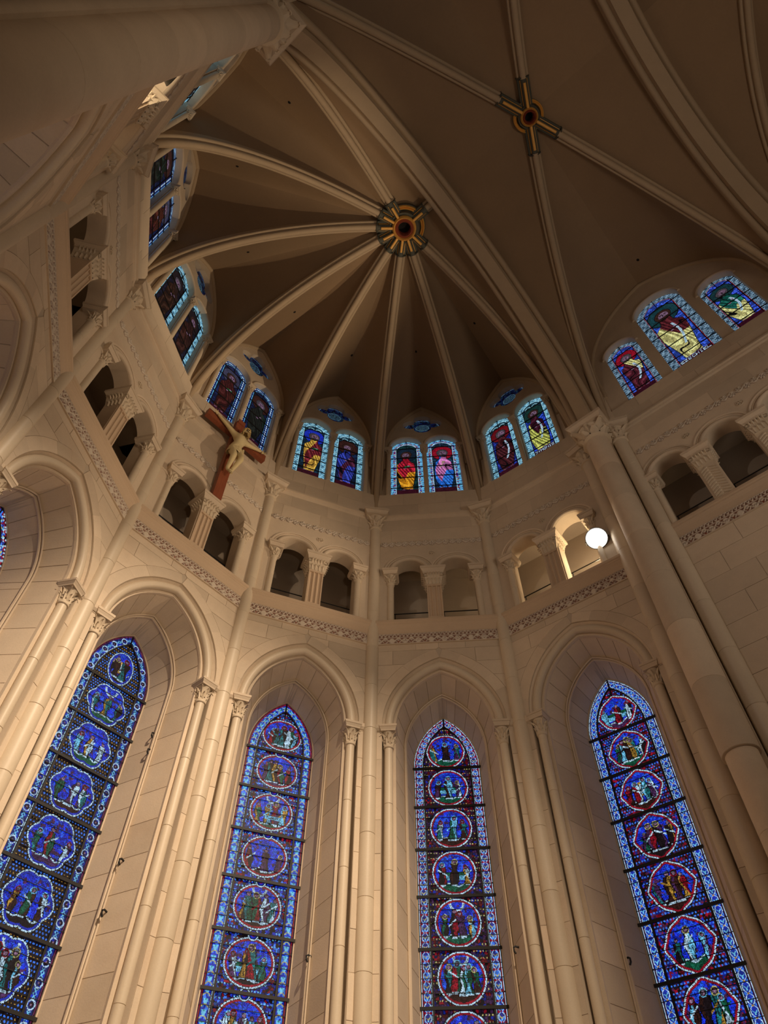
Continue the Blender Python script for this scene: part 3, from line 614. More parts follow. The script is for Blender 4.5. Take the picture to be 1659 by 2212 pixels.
def pilaster(mat4, label, group, chevron=False):
    t = thing('gallery_pilaster', mat4, label, 'pilaster', group)
    mb = MB(); w_ = 0.185; H = 14.72 - Z_GAL
    if chevron:
        mb.box(-w_, w_, -0.02, 0.36, 0, H); k = 0
        z = 0.05
        while z < H - 0.15:
            for sx in (-1, 1):
                mb.add([(sx * 0.165, -0.045, z), (0, -0.045, z + 0.10), (0, -0.045, z + 0.14), (sx * 0.165, -0.045, z + 0.04), (sx * 0.165, -0.02, z - 0.01), (0, -0.02, z + 0.09), (0, -0.02, z + 0.15), (sx * 0.165, -0.02, z + 0.05)],
                       [(0, 1, 2, 3), (0, 4, 5, 1), (3, 2, 6, 7), (0, 3, 7, 4), (1, 5, 6, 2)])
            z += 0.095
    else:
        prof = [(-w_, 0.36), (-w_, -0.04), (-w_ + 0.03, -0.04)]
        fw = (2 * w_ - 0.06 - 2 * 0.02) / 3
        for i in range(3):
            x0 = -w_ + 0.03 + i * (fw + 0.02)
            for j in range(7): a = PI * j / 6; prof.append((x0 + fw / 2 - fw / 2 * math.cos(a), -0.04 + 0.036 * math.sin(a)))
            prof.append((x0 + fw, -0.04))
        prof += [(w_, -0.04), (w_, 0.36)]
        n = len(prof); mb.add([(x, y, 0.1) for x, y in prof] + [(x, y, H - 0.06) for x, y in prof], [((i + 1) % n, i, n + i, n + (i + 1) % n) for i in range(n)])
        mb.box(-w_ - 0.004, w_ + 0.004, -0.045, 0.36, 0, 0.1); mb.box(-w_ - 0.004, w_ + 0.004, -0.045, 0.36, H - 0.06, H)
    mb.obj('fluted_shaft' if not chevron else 'chevron_shaft', M_CORN if not chevron else M_CARVE, t)
    mb = MB(); h = 0.36
    mb.frustum(0, 0.14, H, H + h, w_, 0.25, 0.19, 0.24)
    for row, (zz, n_, hh, out) in enumerate(((H + 0.01, 4, 0.17, 0.05), (H + 0.12, 5, 0.24, 0.10))):
        for side in range(3):
            for k in range(n_):
                x = -w_ + 2 * w_ * (k + 0.5) / n_; q = MB(); leaf(q, -PI / 2, 0.0, 0, hh, w_ / n_ * 0.9, out)
                for vi, (a, b, c) in enumerate(q.v):
                    if side == 0: q.v[vi] = (x + a, -0.045 - 0.0 + b, zz + c)
                    elif side == 1: q.v[vi] = (w_ + -b, 0.14 + x * 0.9 + a, zz + c)
                    else: q.v[vi] = (-w_ + b, 0.14 - x * 0.9 + a, zz + c)
                mb.add(q.v, q.f, True)
    for sx in (-1, 1):
        for k in range(2): mb.tube([(sx * (0.20 + 0.045 * math.cos(a)), -0.09, H + h - 0.06 + 0.045 * math.sin(a)) for a in [j * 0.7 for j in range(9)]], 0.016, 5)
    mb.obj('capital', M_CARVE, t)
    m2 = MB(); z = H + h; m2.frustum(0, 0.14, z, z + 0.06, 0.26, 0.27, 0.25, 0.26); m2.frustum(0, 0.14, z + 0.06, z + 0.14, 0.27, 0.315, 0.26, 0.30); m2.frustum(0, 0.14, z + 0.14, z + 0.22, 0.325, 0.325, 0.31, 0.31)
    m2.obj('abacus', M_STONE, t)
    return t

WALLS = {}; WN = [7]
def lancet_bay(i, P, Q):
    M = bay_m(P, Q); W = (Vector(Q) - Vector(P)).length; cx = W / 2; s0 = cx - 0.245
    A0 = Arch(s0, 10.60, 1.76); GA = Arch(0.69, 10.44, 1.23); A1 = A0.off(-0.26)
    wl = thing('wall_apse', M, 'pale ashlar wall of the ' + BN[i], 'wall', kind='structure'); WALLS[i] = wl
    hole = [(x + cx, z) for x, z in A0.pts(12, Z_SILL0, 1)]
    holed('wall_core', M_JOINT, [(-0.1, 0), (W + 0.1, 0), (W + 0.1, 13.3), (-0.1, 13.3)], [hole], 0.012, 0.20, wl)
    ext = A0.off(0.25)
    bnd = lambda z: (s0 if z < 10.60 else (ext.half(z)))
    z = Z_SILL0 - 0.4; k = 0
    while z < Z_FR0 - 0.05:
        h = 0.62 if z < 10.3 else 0.40
        z1 = min(z + h, Z_FR0) if Z_FR0 - (z + h) > 0.15 else Z_FR0
        if z < 10.6 < z1: z1 = 10.6
        course(z, z1, 0.02, W - 0.02, cx, bnd, wl, phase=(k % 2) * 0.5); z = z1; k += 1
    nv = 6
    for side in (-1, 1):
        for j in range(nv):
            t0 = A0.tmax() * j / nv; t1 = A0.tmax() * (j + 1) / nv; p = []
            for R, seq in ((A0.R + 0.003, [t0 + (t1 - t0) * q / 3 for q in range(4)]), (A0.R + 0.244, [t1 - (t1 - t0) * q / 3 for q in range(4)])):
                for t in seq:
                    g = 0.0025 if t in (t0,) else 0
                    x = R * math.cos(t) - A0.c; 
                    if x < 0: x = 0
                    p.append((cx + side * min(x + 0.003, cx - 0.02), A0.sp + R * math.sin(t)))
            stone_poly(p, -0.002, 0.036, wl, name='voussoir')
    # arch mouldings: chamfer, roll, fillet
    pts = A0.pts(14)
    mb = MB(); sweep_xz(mb, [(0.0, 0.03), (-0.075, 0.115), (-0.075, 0.22), (0.0, 0.22)], pts, cx, False); mb.obj('arch_chamfer', M_STONE, wl)
    mb = MB(); sweep_xz(mb, circ(-0.125, 0.115, 0.088, 14), pts, cx, True); mb.obj('arch_roll', M_SHAFT, wl)
    mb = MB(); sweep_xz(mb, [(-0.16, 0.16), (-0.26, 0.16), (-0.27, 0.20), (-0.27, 0.24), (-0.16, 0.24)], pts, cx, False)
    for side in (-1, 1): mb.box(cx + side * (s0 - 0.215) - 0.05, cx + side * (s0 - 0.215) + 0.05, 0.16, 0.24, Z_SILL0, 10.6)
    for side in (-1, 1): mb.box(cx + side * (s0 - 0.06) - 0.11, cx + side * (s0 - 0.06) + 0.11, 0.20, 0.24, Z_SILL0, 10.6)
    mb.obj('arch_fillet', M_STONE, wl)
    # splayed reveal
    def rv(u, t):  # u in [0,1] along the curve of one side (0 = sill, split: jamb 0..0.75), t depth 0..1 -> (x,y,z)
        def pt(Ar):
            if u < 0.75: return Ar.s, Z_SILL0 + (Ar.sp - Z_SILL0) * u / 0.75
            a = Ar.tmax() * (u - 0.75) / 0.25; return Ar.R * math.cos(a) - Ar.c, Ar.sp + Ar.R * math.sin(a)
        xa, za = pt(A1); xb, zb = pt(GA); step = 0.0 if t <= 0.5 else 0.0
        return xa + (xb - xa) * t, 0.20 + 1.10 * t, za + (zb - za) * t
    us = [0.75 * q / 14 for q in range(14)] + [0.75 + 0.25 * q / 24 for q in range(25)]
    for side in (-1, 1):
        mb = MB(); n = len(us); vs = []
        for u in us:
            for t in (0, 0.5, 1.0): x, y, z = rv(u, t); vs.append((cx + side * (x + (0.007 if u < 0.97 else -0.02)), y, z + (0.012 if u > 0.75 else 0)))
        fs = []
        for a in range(n - 1):
            for b in range(2): q = (a * 3 + b, a * 3 + b + 1, (a + 1) * 3 + b + 1, (a + 1) * 3 + b); fs.append(q if side > 0 else q[::-1])
        mb.add(vs, fs, True); mb.obj('reveal_core', M_JOINT, wl)
        for t0, t1 in ((0.0, 0.5), (0.5, 1.0)):
            o = 0.5 if t0 else 0
            marks = [max(0, 0.75 * (q - o * 0.6) / 13) for q in range(14)] + [0.75 + 0.25 * (q + o * 0.0) / 5 for q in range(6)]
            marks = sorted(set(round(m_, 5) for m_ in marks))
            for a, b in zip(marks[:-1], marks[1:]):
                g = 0.0006 if a < 0.75 else 0.0012; m_ = 1 if b <= 0.751 else 6; vs = []
                for q in range(m_ + 1):
                    u = a + g + (b - a - 2 * g) * q / m_
                    for t in (t0 + 0.003, t1 - 0.003):
                        x, y, z = rv(u, t); vs.append((cx + side * x, y, z)); vs.append((cx + side * (x + 0.02), y, z + (0.012 if u > 0.75 else 0)))
                fs = []
                for q in range(m_):
                    c = q * 4; d = c + 4
                    fs += [(c, c + 2, d + 2, d), (c, d, d + 1, c + 1), (c + 2, c + 3, d + 3, d + 2)]
                fs += [(0, 1, 3, 2), (m_ * 4, m_ * 4 + 2, m_ * 4 + 3, m_ * 4 + 1)]
                if side < 0: fs = [f[::-1] for f in fs]
                MB().add(vs, fs, False).obj('reveal_stone', M_STONE, wl)
    # thin roll half way into the reveal
    mid = [(rv(u, 0.5)) for u in us]
    path = [(-x, z) for x, y, z in mid] + [(x, z) for x, y, z in mid[:-1]][::-1]
    mb = MB(); sweep_xz(mb, circ(-0.012, 0.75, 0.03, 8), path, cx); sweep_xz(mb, circ(-0.004, 0.69, 0.016, 6), path, cx); mb.obj('reveal_roll', M_STONE, wl)
    mb = MB(); mb.add([(cx - A1.s, 0.1, Z_SILL0), (cx + A1.s, 0.1, Z_SILL0), (cx + GA.s, 1.35, Z_SILL0 + 0.6), (cx - GA.s, 1.35, Z_SILL0 + 0.6)], [(0, 1, 2, 3)]); mb.obj('window_sill', M_STONE, wl)
    # flanking colonnettes and imposts
    for side, nm in ((-1, 'left'), (1, 'right')):
        column('colonnette', bay_m(P, Q, cx + side * (s0 - 0.125), 0.10), 0.085, Z_SILL0, 10.14, CAP_COL, AB_COL, 0.31, f'slender colonnette at {nm} edge of tall lancet, {BN[i]}', 'colonnette', 'colonnettes beside the tall lancets', 1.35)
        a, b = sorted((cx + side * (s0 + 0.03), cx + side * (cx - 0.10)))
        if b - a > 0.03:
            mb = MB(); strip_x(mb, [(0.03, 10.45), (-0.02, 10.47), (-0.05, 10.52), (-0.05, 10.6), (0.03, 10.6)], a, b); mb.obj('impost', M_STONE, wl)
    # window
    win = thing(f'window_{i + 1}', M @ Matrix.Translation((cx, 0, 0)), 'tall stained glass lancet with round scenes, ' + BN[i], 'window', kind='structure')
    y = 1.27; style = {3: 0, 4: 1, 5: 2, 6: 3}.get(i, 2)
    bars = [10.40 - 0.87 * k for k in range(8)][::-1]; bars = [b for b in bars if b > Z_SILL0 + 0.3]; bars = [Z_SILL0 + 0.3] + bars if bars[0] > Z_SILL0 + 0.6 else bars
    allb = bars + [GA.apex]
    fine = i in (3, 4, 5, 6)
    pf = lambda U, V: paint_lancet(U, V, GA, style, 11 + i, allb)
    for a, b in zip(allb[:-1], allb[1:]):
        for (u0, u1) in ((-0.70, -0.49), (-0.49, 0.49), (0.49, 0.70)):
            glass_grid('pane', u0, u1, a, b, 0.0115 if fine else 0.03, lambda U, V: np.array([GA.half(v) for v in V[:, 0]])[:, None] + 0.02 > np.abs(U), pf, win, y)
    for b in bars[1:]:
        h = GA.half(b); MB().box(-h - 0.03, h + 0.03, y - 0.05, y - 0.015, b - 0.024, b + 0.024).obj('armature_bar', M_IRON, win)
    for a, b in zip(allb[:-2], allb[1:-1]):
        for sx in (-0.49, 0.49): MB().box(sx - 0.016, sx + 0.016, y - 0.045, y - 0.012, a, b).obj('armature_upright', M_IRON, win)
        for q in (1, 2, 3): MB().box(-0.7, 0.7, y - 0.02, y - 0.008, a + (b - a) * q / 4 - 0.004, a + (b - a) * q / 4 + 0.004).obj('saddle_bar', M_IRON, win)
    inn = GA.off(-0.20); mb = MB(); sweep_xz(mb, [(-0.012, y - 0.045), (0.012, y - 0.045), (0.012, y - 0.012), (-0.012, y - 0.012)], [(x, z) for x, z in inn.pts(10, 10.40, 1)], 0, False); mb.obj('armature_arch', M_IRON, win)
    mb = MB(); sweep_xz(mb, [(0.0, y - 0.03), (0.03, y - 0.03), (0.03, y + 0.02), (0.0, y + 0.02)], [(x, z) for x, z in GA.pts(12, Z_SILL0 + 0.3, 1)], 0, False); mb.obj('glazing_edge', M_STONE, win)

def gallery(P, Q, wl, centres, pils, desc, chevron=False, lamps=False, friezes=True, idx=0):
    W = (Vector(Q) - Vector(P)).length; ar = 0.42 if W < 4 else 0.43
    AR = Arch(ar, 15.30, ar); holes = []
    for c in centres: holes.append([(x + c, z) for x, z in AR.pts(10, Z_GAL + 0.001, 1)])
    holed('gallery_wall', M_STONE, [(-0.1, Z_GAL - 0.02), (W + 0.1, Z_GAL - 0.02), (W + 0.1, Z_STR + 0.12), (-0.1, Z_STR + 0.12)], holes, 0.0, 0.36, wl)
    for c in centres:
        mb = MB(); pts = AR.pts(12); sweep_xz(mb, circ(0.060, 0.0, 0.056, 12), pts, c); mb.obj('arch_roll', M_STONE, wl)
        mb = MB(); sweep_xz(mb, circ(0.165, 0.0, 0.020, 8), pts, c); sweep_xz(mb, [(0.19, 0.02), (0.19, -0.022), (0.235, -0.03), (0.245, 0.02)], pts, c, False); mb.obj('hood_moulding', M_STONE, wl)
    if friezes:
        frieze_grid('upper_frieze', 0.16, W - 0.16, 16.30, 16.52, 0.013, fr_up(16.30, 16.52), wl, 0.004, 0.034)
        mb = MB()
        for c0, c1 in zip(centres[:-1], centres[1:]):
            m = (c0 + c1) / 2; z = 15.98; mb.tube([(m + 0.085 * math.cos(a), -0.008, z + 0.085 * math.sin(a)) for a in [k * 2 * PI / 12 for k in range(13)]], 0.010, 5)
            for k in range(6): a = k * PI / 3; mb.tube([(m + 0.015 * math.cos(a), -0.01, z + 0.015 * math.sin(a)), (m + 0.045 * math.cos(a + 0.4), -0.02, z + 0.045 * math.sin(a + 0.4)), (m + 0.07 * math.cos(a + 0.1), -0.01, z + 0.07 * math.sin(a + 0.1))], 0.011, 5)
        mb.obj('rosette', M_CARVE, wl)
        frieze_grid('carved_frieze', 0.10, W - 0.10, Z_FR0, Z_FR1, 0.0125, fr_low(Z_FR0, Z_FR1), wl, 0.0, 0.032)
    MB().box(0.02, W - 0.02, 0.0005, 0.04, Z_FR0 - 0.03, Z_FR1 + 0.01).box(0.02, W - 0.02, -0.033, 0.02, Z_FR0 - 0.014, Z_FR0 + 0.003).obj('frieze_bed', M_STONE, wl)
    # ashlar above the upper frieze and below the windows
    course(16.53, 17.02, 0.05, W - 0.05, 0, None, wl, -0.004, 0.0, 0.3, 1.1); course(17.02, Z_STR, 0.05, W - 0.05, 0, None, wl, -0.004, 0.0, 0.7, 1.1)
    # cornice, string course
    mb = MB(); strip_x(mb, [(0.3, Z_FR1), (0.0, Z_FR1), (-0.03, Z_FR1 + 0.01), (-0.035, Z_FR1 + 0.06), (-0.06, Z_FR1 + 0.16), (-0.095, Z_FR1 + 0.23), (-0.105, Z_FR1 + 0.24), (-0.105, Z_FR1 + 0.28), (-0.125, Z_FR1 + 0.30), (-0.125, Z_GAL - 0.03), (-0.11, Z_GAL - 0.01), (0.6, Z_GAL - 0.01)], 0.02, W - 0.02); mb.obj('cornice', M_CORN, wl)
    mb = MB(); strip_x(mb, [(0.1, Z_STR), (0.0, Z_STR), (-0.045, Z_STR + 0.03), (-0.06, Z_STR + 0.075), (-0.10, Z_STR + 0.09), (-0.10, Z_STR + 0.15), (0.0, Z_STR + 0.17), (0.1, Z_STR + 0.17)], 0.02, W - 0.02); mb.obj('string_course', M_STONE, wl)
    # pilasters, end colonnettes, rail
    for k, p in enumerate(pils):
        w_ = '' if len(pils) == 1 else ['first ', 'second ', 'third '][k]
        pilaster(bay_m(P, Q, p, 0, Z_GAL), f'{w_}{"chevron carved" if chevron else "fluted"} pilaster between the gallery arches, {desc}', 'gallery pilasters', chevron)
    for u, nm in ((centres[0] - ar - 0.06, 'left'), (centres[-1] + ar + 0.06, 'right')):
        column('gallery_colonnette', bay_m(P, Q, u, 0.02), 0.08, Z_GAL, 14.83, CAP_TRI, AB_TRI, 0.28, f'short gallery colonnette, {nm} end of the arches, {desc}', 'colonnette', 'gallery colonnettes', 0.7, False)
    r = thing('guard_rail', bay_m(P, Q, 0, 0.42, 14.20), f'thin black guard rail across gallery openings, {desc}', 'rail', 'gallery rails')
    MB().tube([(0.2, 0, 0), (W - 0.2, 0, 0)], 0.014, 6).obj('bar', M_IRON, r)
    for c in centres: MB().tube([(c - ar + 0.02, 0, -0.72), (c - ar + 0.02, 0, 0)], 0.012, 6).obj('post', M_IRON, r)
    # the passage behind
    b = 1.5; e = 0.62 if W < 4 else 0.0
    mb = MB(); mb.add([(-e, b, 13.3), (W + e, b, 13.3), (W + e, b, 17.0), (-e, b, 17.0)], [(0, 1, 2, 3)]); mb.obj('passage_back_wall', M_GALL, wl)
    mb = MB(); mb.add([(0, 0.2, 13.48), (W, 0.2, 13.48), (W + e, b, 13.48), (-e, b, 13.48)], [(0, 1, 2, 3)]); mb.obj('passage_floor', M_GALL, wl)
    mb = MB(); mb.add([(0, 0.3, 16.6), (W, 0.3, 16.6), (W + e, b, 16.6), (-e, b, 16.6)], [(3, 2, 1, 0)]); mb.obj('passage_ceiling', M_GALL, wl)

def clerestory(i, P, Q, wl, lights, F, quat, desc, wname, keys):
    """lights: (centre, half, z_bottom, springing)"""
    W = (Vector(Q) - Vector(P)).length; cx = W / 2; y0 = 0.10; holes = []
    for c, h, zb, zs in lights: holes.append([(x + c, z) for x, z in Arch(h, zs, h).pts(10, zb, 1)])
    def qf(k, grow=0.0):
        L = []; cz = 23.08; a = 0.30; r = 0.27 + grow
        for q in range(4):
            ca = PI / 2 * q; ox = cx + a * 1.25 * math.cos(ca); oz = cz + a * math.sin(ca)
            for j in range(-5, 6): t = ca + j * 0.36; L.append((ox + r * 1.1 * math.cos(t), oz + r * math.sin(t)))
        return L
    if quat: holes.append(qf(0))
    holed('clerestory_wall', M_STONE, [(-0.1, Z_STR + 0.1), (W + 0.1, Z_STR + 0.1), (W + 0.1, 24.6), (-0.1, 24.6)], holes, y0, y0 + 0.20, wl)
    # sill block with ashlar
    zb = min(l[2] for l in lights) - 0.12
    mb = MB(); mb.box(0.05, W - 0.05, 0.0, y0 + 0.05, Z_STR + 0.15, zb); mb.obj('sill_block', M_JOINT, wl)
    n = 2; hh = (zb - Z_STR - 0.17) / n
    for k in range(n): course(Z_STR + 0.17 + k * hh, Z_STR + 0.17 + (k + 1) * hh, 0.05, W - 0.05, 0, None, wl, -0.006, 0.01, 0.5 * k, 1.15)
    for c, h, zb_, zs in lights:
        mb = MB(); sweep_xz(mb, circ(0.045, y0 - 0.005, 0.045, 10), [(x, z) for x, z in Arch(h, zs, h).pts(12)], c); mb.obj('arch_roll', M_STONE, wl)
    mb = MB(); sweep_xz(mb, circ(-0.02, y0 - 0.01, 0.07, 10), F.pts(16, F.sp - 1.2, 2), cx); mb.obj('wall_rib', M_RIB, wl)
    if len(lights) == 2:
        us = [(lights[0][0] - lights[0][1] - 0.07, 'left'), (cx, 'middle'), (lights[1][0] + lights[1][1] + 0.07, 'right')]
        for u, nm in us:
            column('window_colonnette', bay_m(P, Q, u, y0 - 0.06), 0.074, zb, 21.05, CAP_CL, AB_CL, 0.25, f'thin colonnette at {nm} of high twin window, {desc}', 'colonnette', 'clerestory colonnettes', 1.2, False)
    for k, (c, h, zb_, zs) in enumerate(lights):
        WN[0] += 1
        win = thing(f'window_{WN[0]}', bay_m(P, Q, c), f'{["left", "right"][k] if len(lights) == 2 else ["left", "tall middle", "right"][k]} round headed glass light with robed saint, {desc}', 'window', kind='structure')
        key = keys[k]; y = y0 + 0.16; nrow = 5; rows = [zb_ + (zs + 0.05 - zb_) * q / nrow for q in range(nrow + 1)] + [zs + h]
        pf = lambda U, V: paint_saint(U, V, h, zb_ + 0.02, zs, key, 31 + 7 * i + k)
        bw = h * 0.36
        for a, b in zip(rows[:-1], rows[1:]):
            for (u0, u1) in ((-h, -h + bw), (-h + bw, h - bw), (h - bw, h)):
                glass_grid('pane', u0, u1, a, b, 0.0135, lambda U, V: np.where(V > zs, np.hypot(U, V - zs), np.abs(U)) < h + 0.01, pf, win, y)
        for z in rows[1:-1]: MB().box(-h, h, y - 0.03, y - 0.008, z - 0.011, z + 0.011).obj('armature_bar', M_IRON, win)
        for sx in (-h + bw, h - bw): MB().box(sx - 0.010, sx + 0.010, y - 0.03, y - 0.008, zb_, zs + 0.15).obj('armature_upright', M_IRON, win)
        MB().box(-0.009, 0.009, y - 0.03, y - 0.008, zs + 0.05, zs + h).obj('armature_upright', M_IRON, win)
    if quat:
        win = thing('oculus_window', bay_m(P, Q, cx), f'small blue glass quatrefoil over twin lights, {desc}', 'window', kind='structure')
        def pq(U, V):
            a, e = voro(U, V, 0.06, 77 + i); c = np.array([(0.01, 0.02, 0.14), (0.015, 0.05, 0.30), (0.05, 0.16, 0.30), (0.01, 0.01, 0.05)])[(a[..., 0] * 4).astype(int)].astype(float)
            rr = np.hypot(U / 1.15, V - 23.08); c[np.abs(rr - 0.20) < 0.012] = (0.25, 0.5, 0.7); c[np.abs(rr - 0.50) < 0.014] = (0.3, 0.5, 0.75)
            sc = np.abs(np.sin(V * 30 + 2 * np.sin(U * 40))); c[(rr < 0.19) & (sc > 0.8)] = (0.25, 0.55, 0.7); c[e < 0.006] = DARK; return c * 0.45
        glass_grid('pane', -0.72, 0.72, 22.45, 23.72, 0.015, lambda U, V: U > -9, pq, win, y0 + 0.16)

def tri_arches(W): k = 0.605 * W / 3.01; return [W / 2 - k, W / 2 + k]
CL_KEYS = [('j', 'k'), ('m', 'l'), ('j', 'k'), ('l', 'm'), ('a', 'b'), ('c', 'd'), ('e', 'f')]
FORM = {}
for i, (p, q) in enumerate(BAYS):
    P, Q = PL[p], PL[q]; W = (Vector(Q) - Vector(P)).length
    lancet_bay(i, P, Q); wl = WALLS[i]
    gallery(P, Q, wl, tri_arches(W), [W / 2], BN[i], idx=i)
    F = Arch(W / 2 - 0.20, 21.5, 2.7); FORM[i] = F; k = 0.58 * W / 3.01
    clerestory(i, P, Q, wl, [(W / 2 - k, 0.51, 18.9, 21.68), (W / 2 + k, 0.51, 18.9, 21.68)], F, True, BN[i], 'window_high_' + 'abcdefg'[i], CL_KEYS[i])
# ---------------------------------------------------------------- shafts and piers
SN = {'B': 'second from the left, next to the huge left pier', 'C': 'third from the left, running into the shadowed left corner', 'D': 'left of the crucifix', 'E': 'right of the crucifix',
      'F': 'almost upright at the picture centre', 'G': 'first shaft left of the glaring lamp'}
def aim(p): v = BOSS - Vector((p[0], p[1], 0)); return math.atan2(v.y, v.x)
for k in 'BCDEFG':
    p = PL[k]; column('vault_shaft', Matrix.Translation((p[0], p[1], 0)), 0.145, 0.0, Z_SH, CAP_SH, AB_SH, 0.44, f'tall round limestone vault shaft {SN[k]}', 'shaft', 'apse vault shafts', 1.12, rot=aim(p))
BIG_Z = 8.3
for sx, nm, side in ((-1, 'left', 'nearest the camera'), (1, 'right', 'right of the glaring lamp')):
    column('pier_shaft', Matrix.Translation((sx * 5.78, YT1, 0)), 0.29, 0, Z_SH, CAP_BIG, AB_BIG, 0.44, f'massive round pier shaft on the {nm}, {side}', 'shaft', 'great pier shafts', 1.25)
    column('pier_side_shaft', Matrix.Translation((sx * 6.20, YT1 + 0.50, 0)), 0.17, 0, Z_SH, CAP_SM, AB_SM, 0.44, f'slimmer shaft on the apse side of the {nm} pier', 'shaft', 'side shafts of the piers', 1.15, rot=aim((sx * 6.2, -5.58)))
    column('pier_side_shaft', Matrix.Translation((sx * 6.14, YT1 - 0.45, 0)), 0.17, 0, Z_SH, CAP_SM, AB_SM, 0.44, f'slimmer shaft on the nave side of the {nm} pier', 'shaft', 'side shafts of the piers', 1.15, rot=0.4)
    w_ = thing('wall_' + nm, Matrix.Identity(4), f'stone pier mass behind the clustered shafts on the {nm}', 'wall', kind='structure')
    MB().box(min(sx * 5.95, sx * 7.2), max(sx * 5.95, sx * 7.2), YT1 - 0.28, YT1 + 0.28, 0, 24.5).obj('pier_core', M_STONE, w_)
    MB().box(min(sx * 6.18, sx * 7.2), max(sx * 6.18, sx * 7.2), YT1 - 0.60, YT1 + 0.60, 0, 24.5).obj('pier_core', M_STONE, w_)
    column('pier_shaft', Matrix.Translation((sx * 5.78, YT2, 0)), 0.29, 0, Z_SH, CAP_BIG, AB_BIG, 0.44, f'massive round pier shaft on the {nm}, one bay further from the apse', 'shaft', 'great pier shafts', 2.5)
    MB().box(min(sx * 5.95, sx * 7.2), max(sx * 5.95, sx * 7.2), YT2 - 0.5, YT2 + 0.5, 0, 24.5).obj('pier_core', M_STONE, w_)

# ---------------------------------------------------------------- straight bays
def straight(P, Q, nm, desc, i, ash, detail=True):
    M = bay_m(P, Q); W = (Vector(Q) - Vector(P)).length
    wl = thing('wall_' + nm, M, f'plain ashlar wall of the straight bay, {desc}', 'wall', kind='structure')
    MB().box(-0.1, W + 0.1, 0.012, 0.3, 0, Z_GAL).obj('wall_core', M_JOINT, wl)
    if ash:
        z = 2.2; k = 0
        while z < Z_FR0 - 0.1:
            z1 = min(z + 0.56, Z_FR0); course(z, z1, 0.0, W, 0, None, wl, phase=0.5 * (k % 2), L=1.2); z = z1; k += 1
    if detail:
        gallery(P, Q, wl, [0.66, 1.97, 3.28, 4.59], [1.315, 2.625, 3.935], desc, True, idx=i)
        F = Arch(W / 2 - 0.10, 20.7, 3.5)
        clerestory(i, P, Q, wl, [(1.12, 0.50, 18.75, 21.35), (2.62, 0.69, 18.75, 22.35), (4.12, 0.50, 18.75, 21.35)], F, False, desc, '', ('g', 'h', 'i'))
    else: MB().box(-0.1, W + 0.1, 0.0, 0.3, Z_GAL, 24.6).obj('wall_core', M_STONE, wl); F = Arch(W / 2 - 0.10, 20.7, 3.5)
    return F
F2 = straight((6.2, -6.58), (6.2, -11.83), 'right', 'right side above blind wall', 20, True)
straight((-6.2, -11.83), (-6.2, -6.58), 'left', 'left side behind the nearest pier', 30, False)
straight((6.2, -12.85), (6.2, -18.1), 'right', 'right side, furthest nave bay', 40, False, False)
straight((-6.2, -18.1), (-6.2, -12.85), 'left', 'left side, furthest nave bay', 50, False, False)
t = thing('wall_back', Matrix.Identity(4), 'far nave wall behind the viewer', 'wall', kind='structure')
MB().box(-7, 7, -25.3, -25, 0, 25).obj('wall_core', M_STONE, t)
for sx in (-1, 1): MB().box(min(sx * 6.2, sx * 6.5), max(sx * 6.2, sx * 6.5), -25, -18.1, 0, 25).obj('wall_core', M_STONE, t)
fl = MB().box(-7.5, 7.5, -25.3, 3.5, -0.2, 0).obj('floor', M_FLOOR); tag(fl, 'stone floor of the choir', 'floor', kind='structure')

# ---------------------------------------------------------------- vaults
VENTS = [(-4.61, -4.37), (-4.46, -2.13), (-2.6, -0.55), (-0.29, -0.26), (2.09, -0.61), (3.43, -2.34), (3.87, -4.48), (7.18, -7.26), (5.52, -9.58)]
ceil = thing('ceiling', Matrix.Identity(4), 'ribbed stone vault of plastered cells between moulded ribs', 'ceiling', kind='structure')
def arc_pts(cx, cy, r, a0, a1, n): return [(cx + r * math.cos(a0 + (a1 - a0) * k / n), cy + r * math.sin(a0 + (a1 - a0) * k / n)) for k in range(n + 1)]
RIBP = [(-0.15, 0.40), (-0.15, 0.24)] + arc_pts(-0.115, 0.19, 0.05, PI * 0.8, PI * 1.75, 6) + [(-0.066, 0.145)] + arc_pts(0, 0.085, 0.085, PI * 0.95, PI * 2.05, 9) + [(0.066, 0.145)] + arc_pts(0.115, 0.19, 0.05, PI * 1.25, PI * 2.2, 6) + [(0.15, 0.24), (0.15, 0.40)]
TRP = [(-0.38, 0.75), (-0.38, 0.26)] + arc_pts(-0.30, 0.20, 0.085, PI * 0.85, PI * 1.9, 7) + [(-0.20, 0.13), (-0.17, 0.0), (0.17, 0.0), (0.20, 0.13)] + arc_pts(0.30, 0.20, 0.085, PI * 1.1, PI * 2.15, 7) + [(0.38, 0.26), (0.38, 0.75)]
def rib_path(P, z0, O, cut, n=28, lift=0.0, back=0.0, t0=0.0):
    P = Vector((P[0], P[1], 0)); D = Vector((O[0] - P.x, O[1] - P.y, 0)); L = D.length; D.normalize(); P = P - D * back; L = L + back; H = O[2] - z0 + lift
    out = []
    tc = math.acos(cut / L) if False else math.asin(0) 
    # x = L(1-cos t): stop where L cos t = cut
    tm = math.acos(min(1, cut / L)) if cut > 0 else PI / 2
    for k in range(n + 1):
        t = t0 + (tm - t0) * k / n; out.append((P + D * (L * (1 - math.cos(t))) + Vector((0, 0, z0 + H * math.sin(t))), D))
    return out
def frames_for(path):
    fr = []
    for k in range(len(path)):
        a = path[max(k - 1, 0)][0]; b = path[min(k + 1, len(path) - 1)][0]; T = (b - a).normalized(); A = Vector((0, 0, 1)).cross(path[k][1]).normalized(); B = A.cross(T); 
        if B.z < 0: B = -B
        fr.append((A, B))
    fr[0] = (fr[0][0], -path[0][1]); 
    return fr
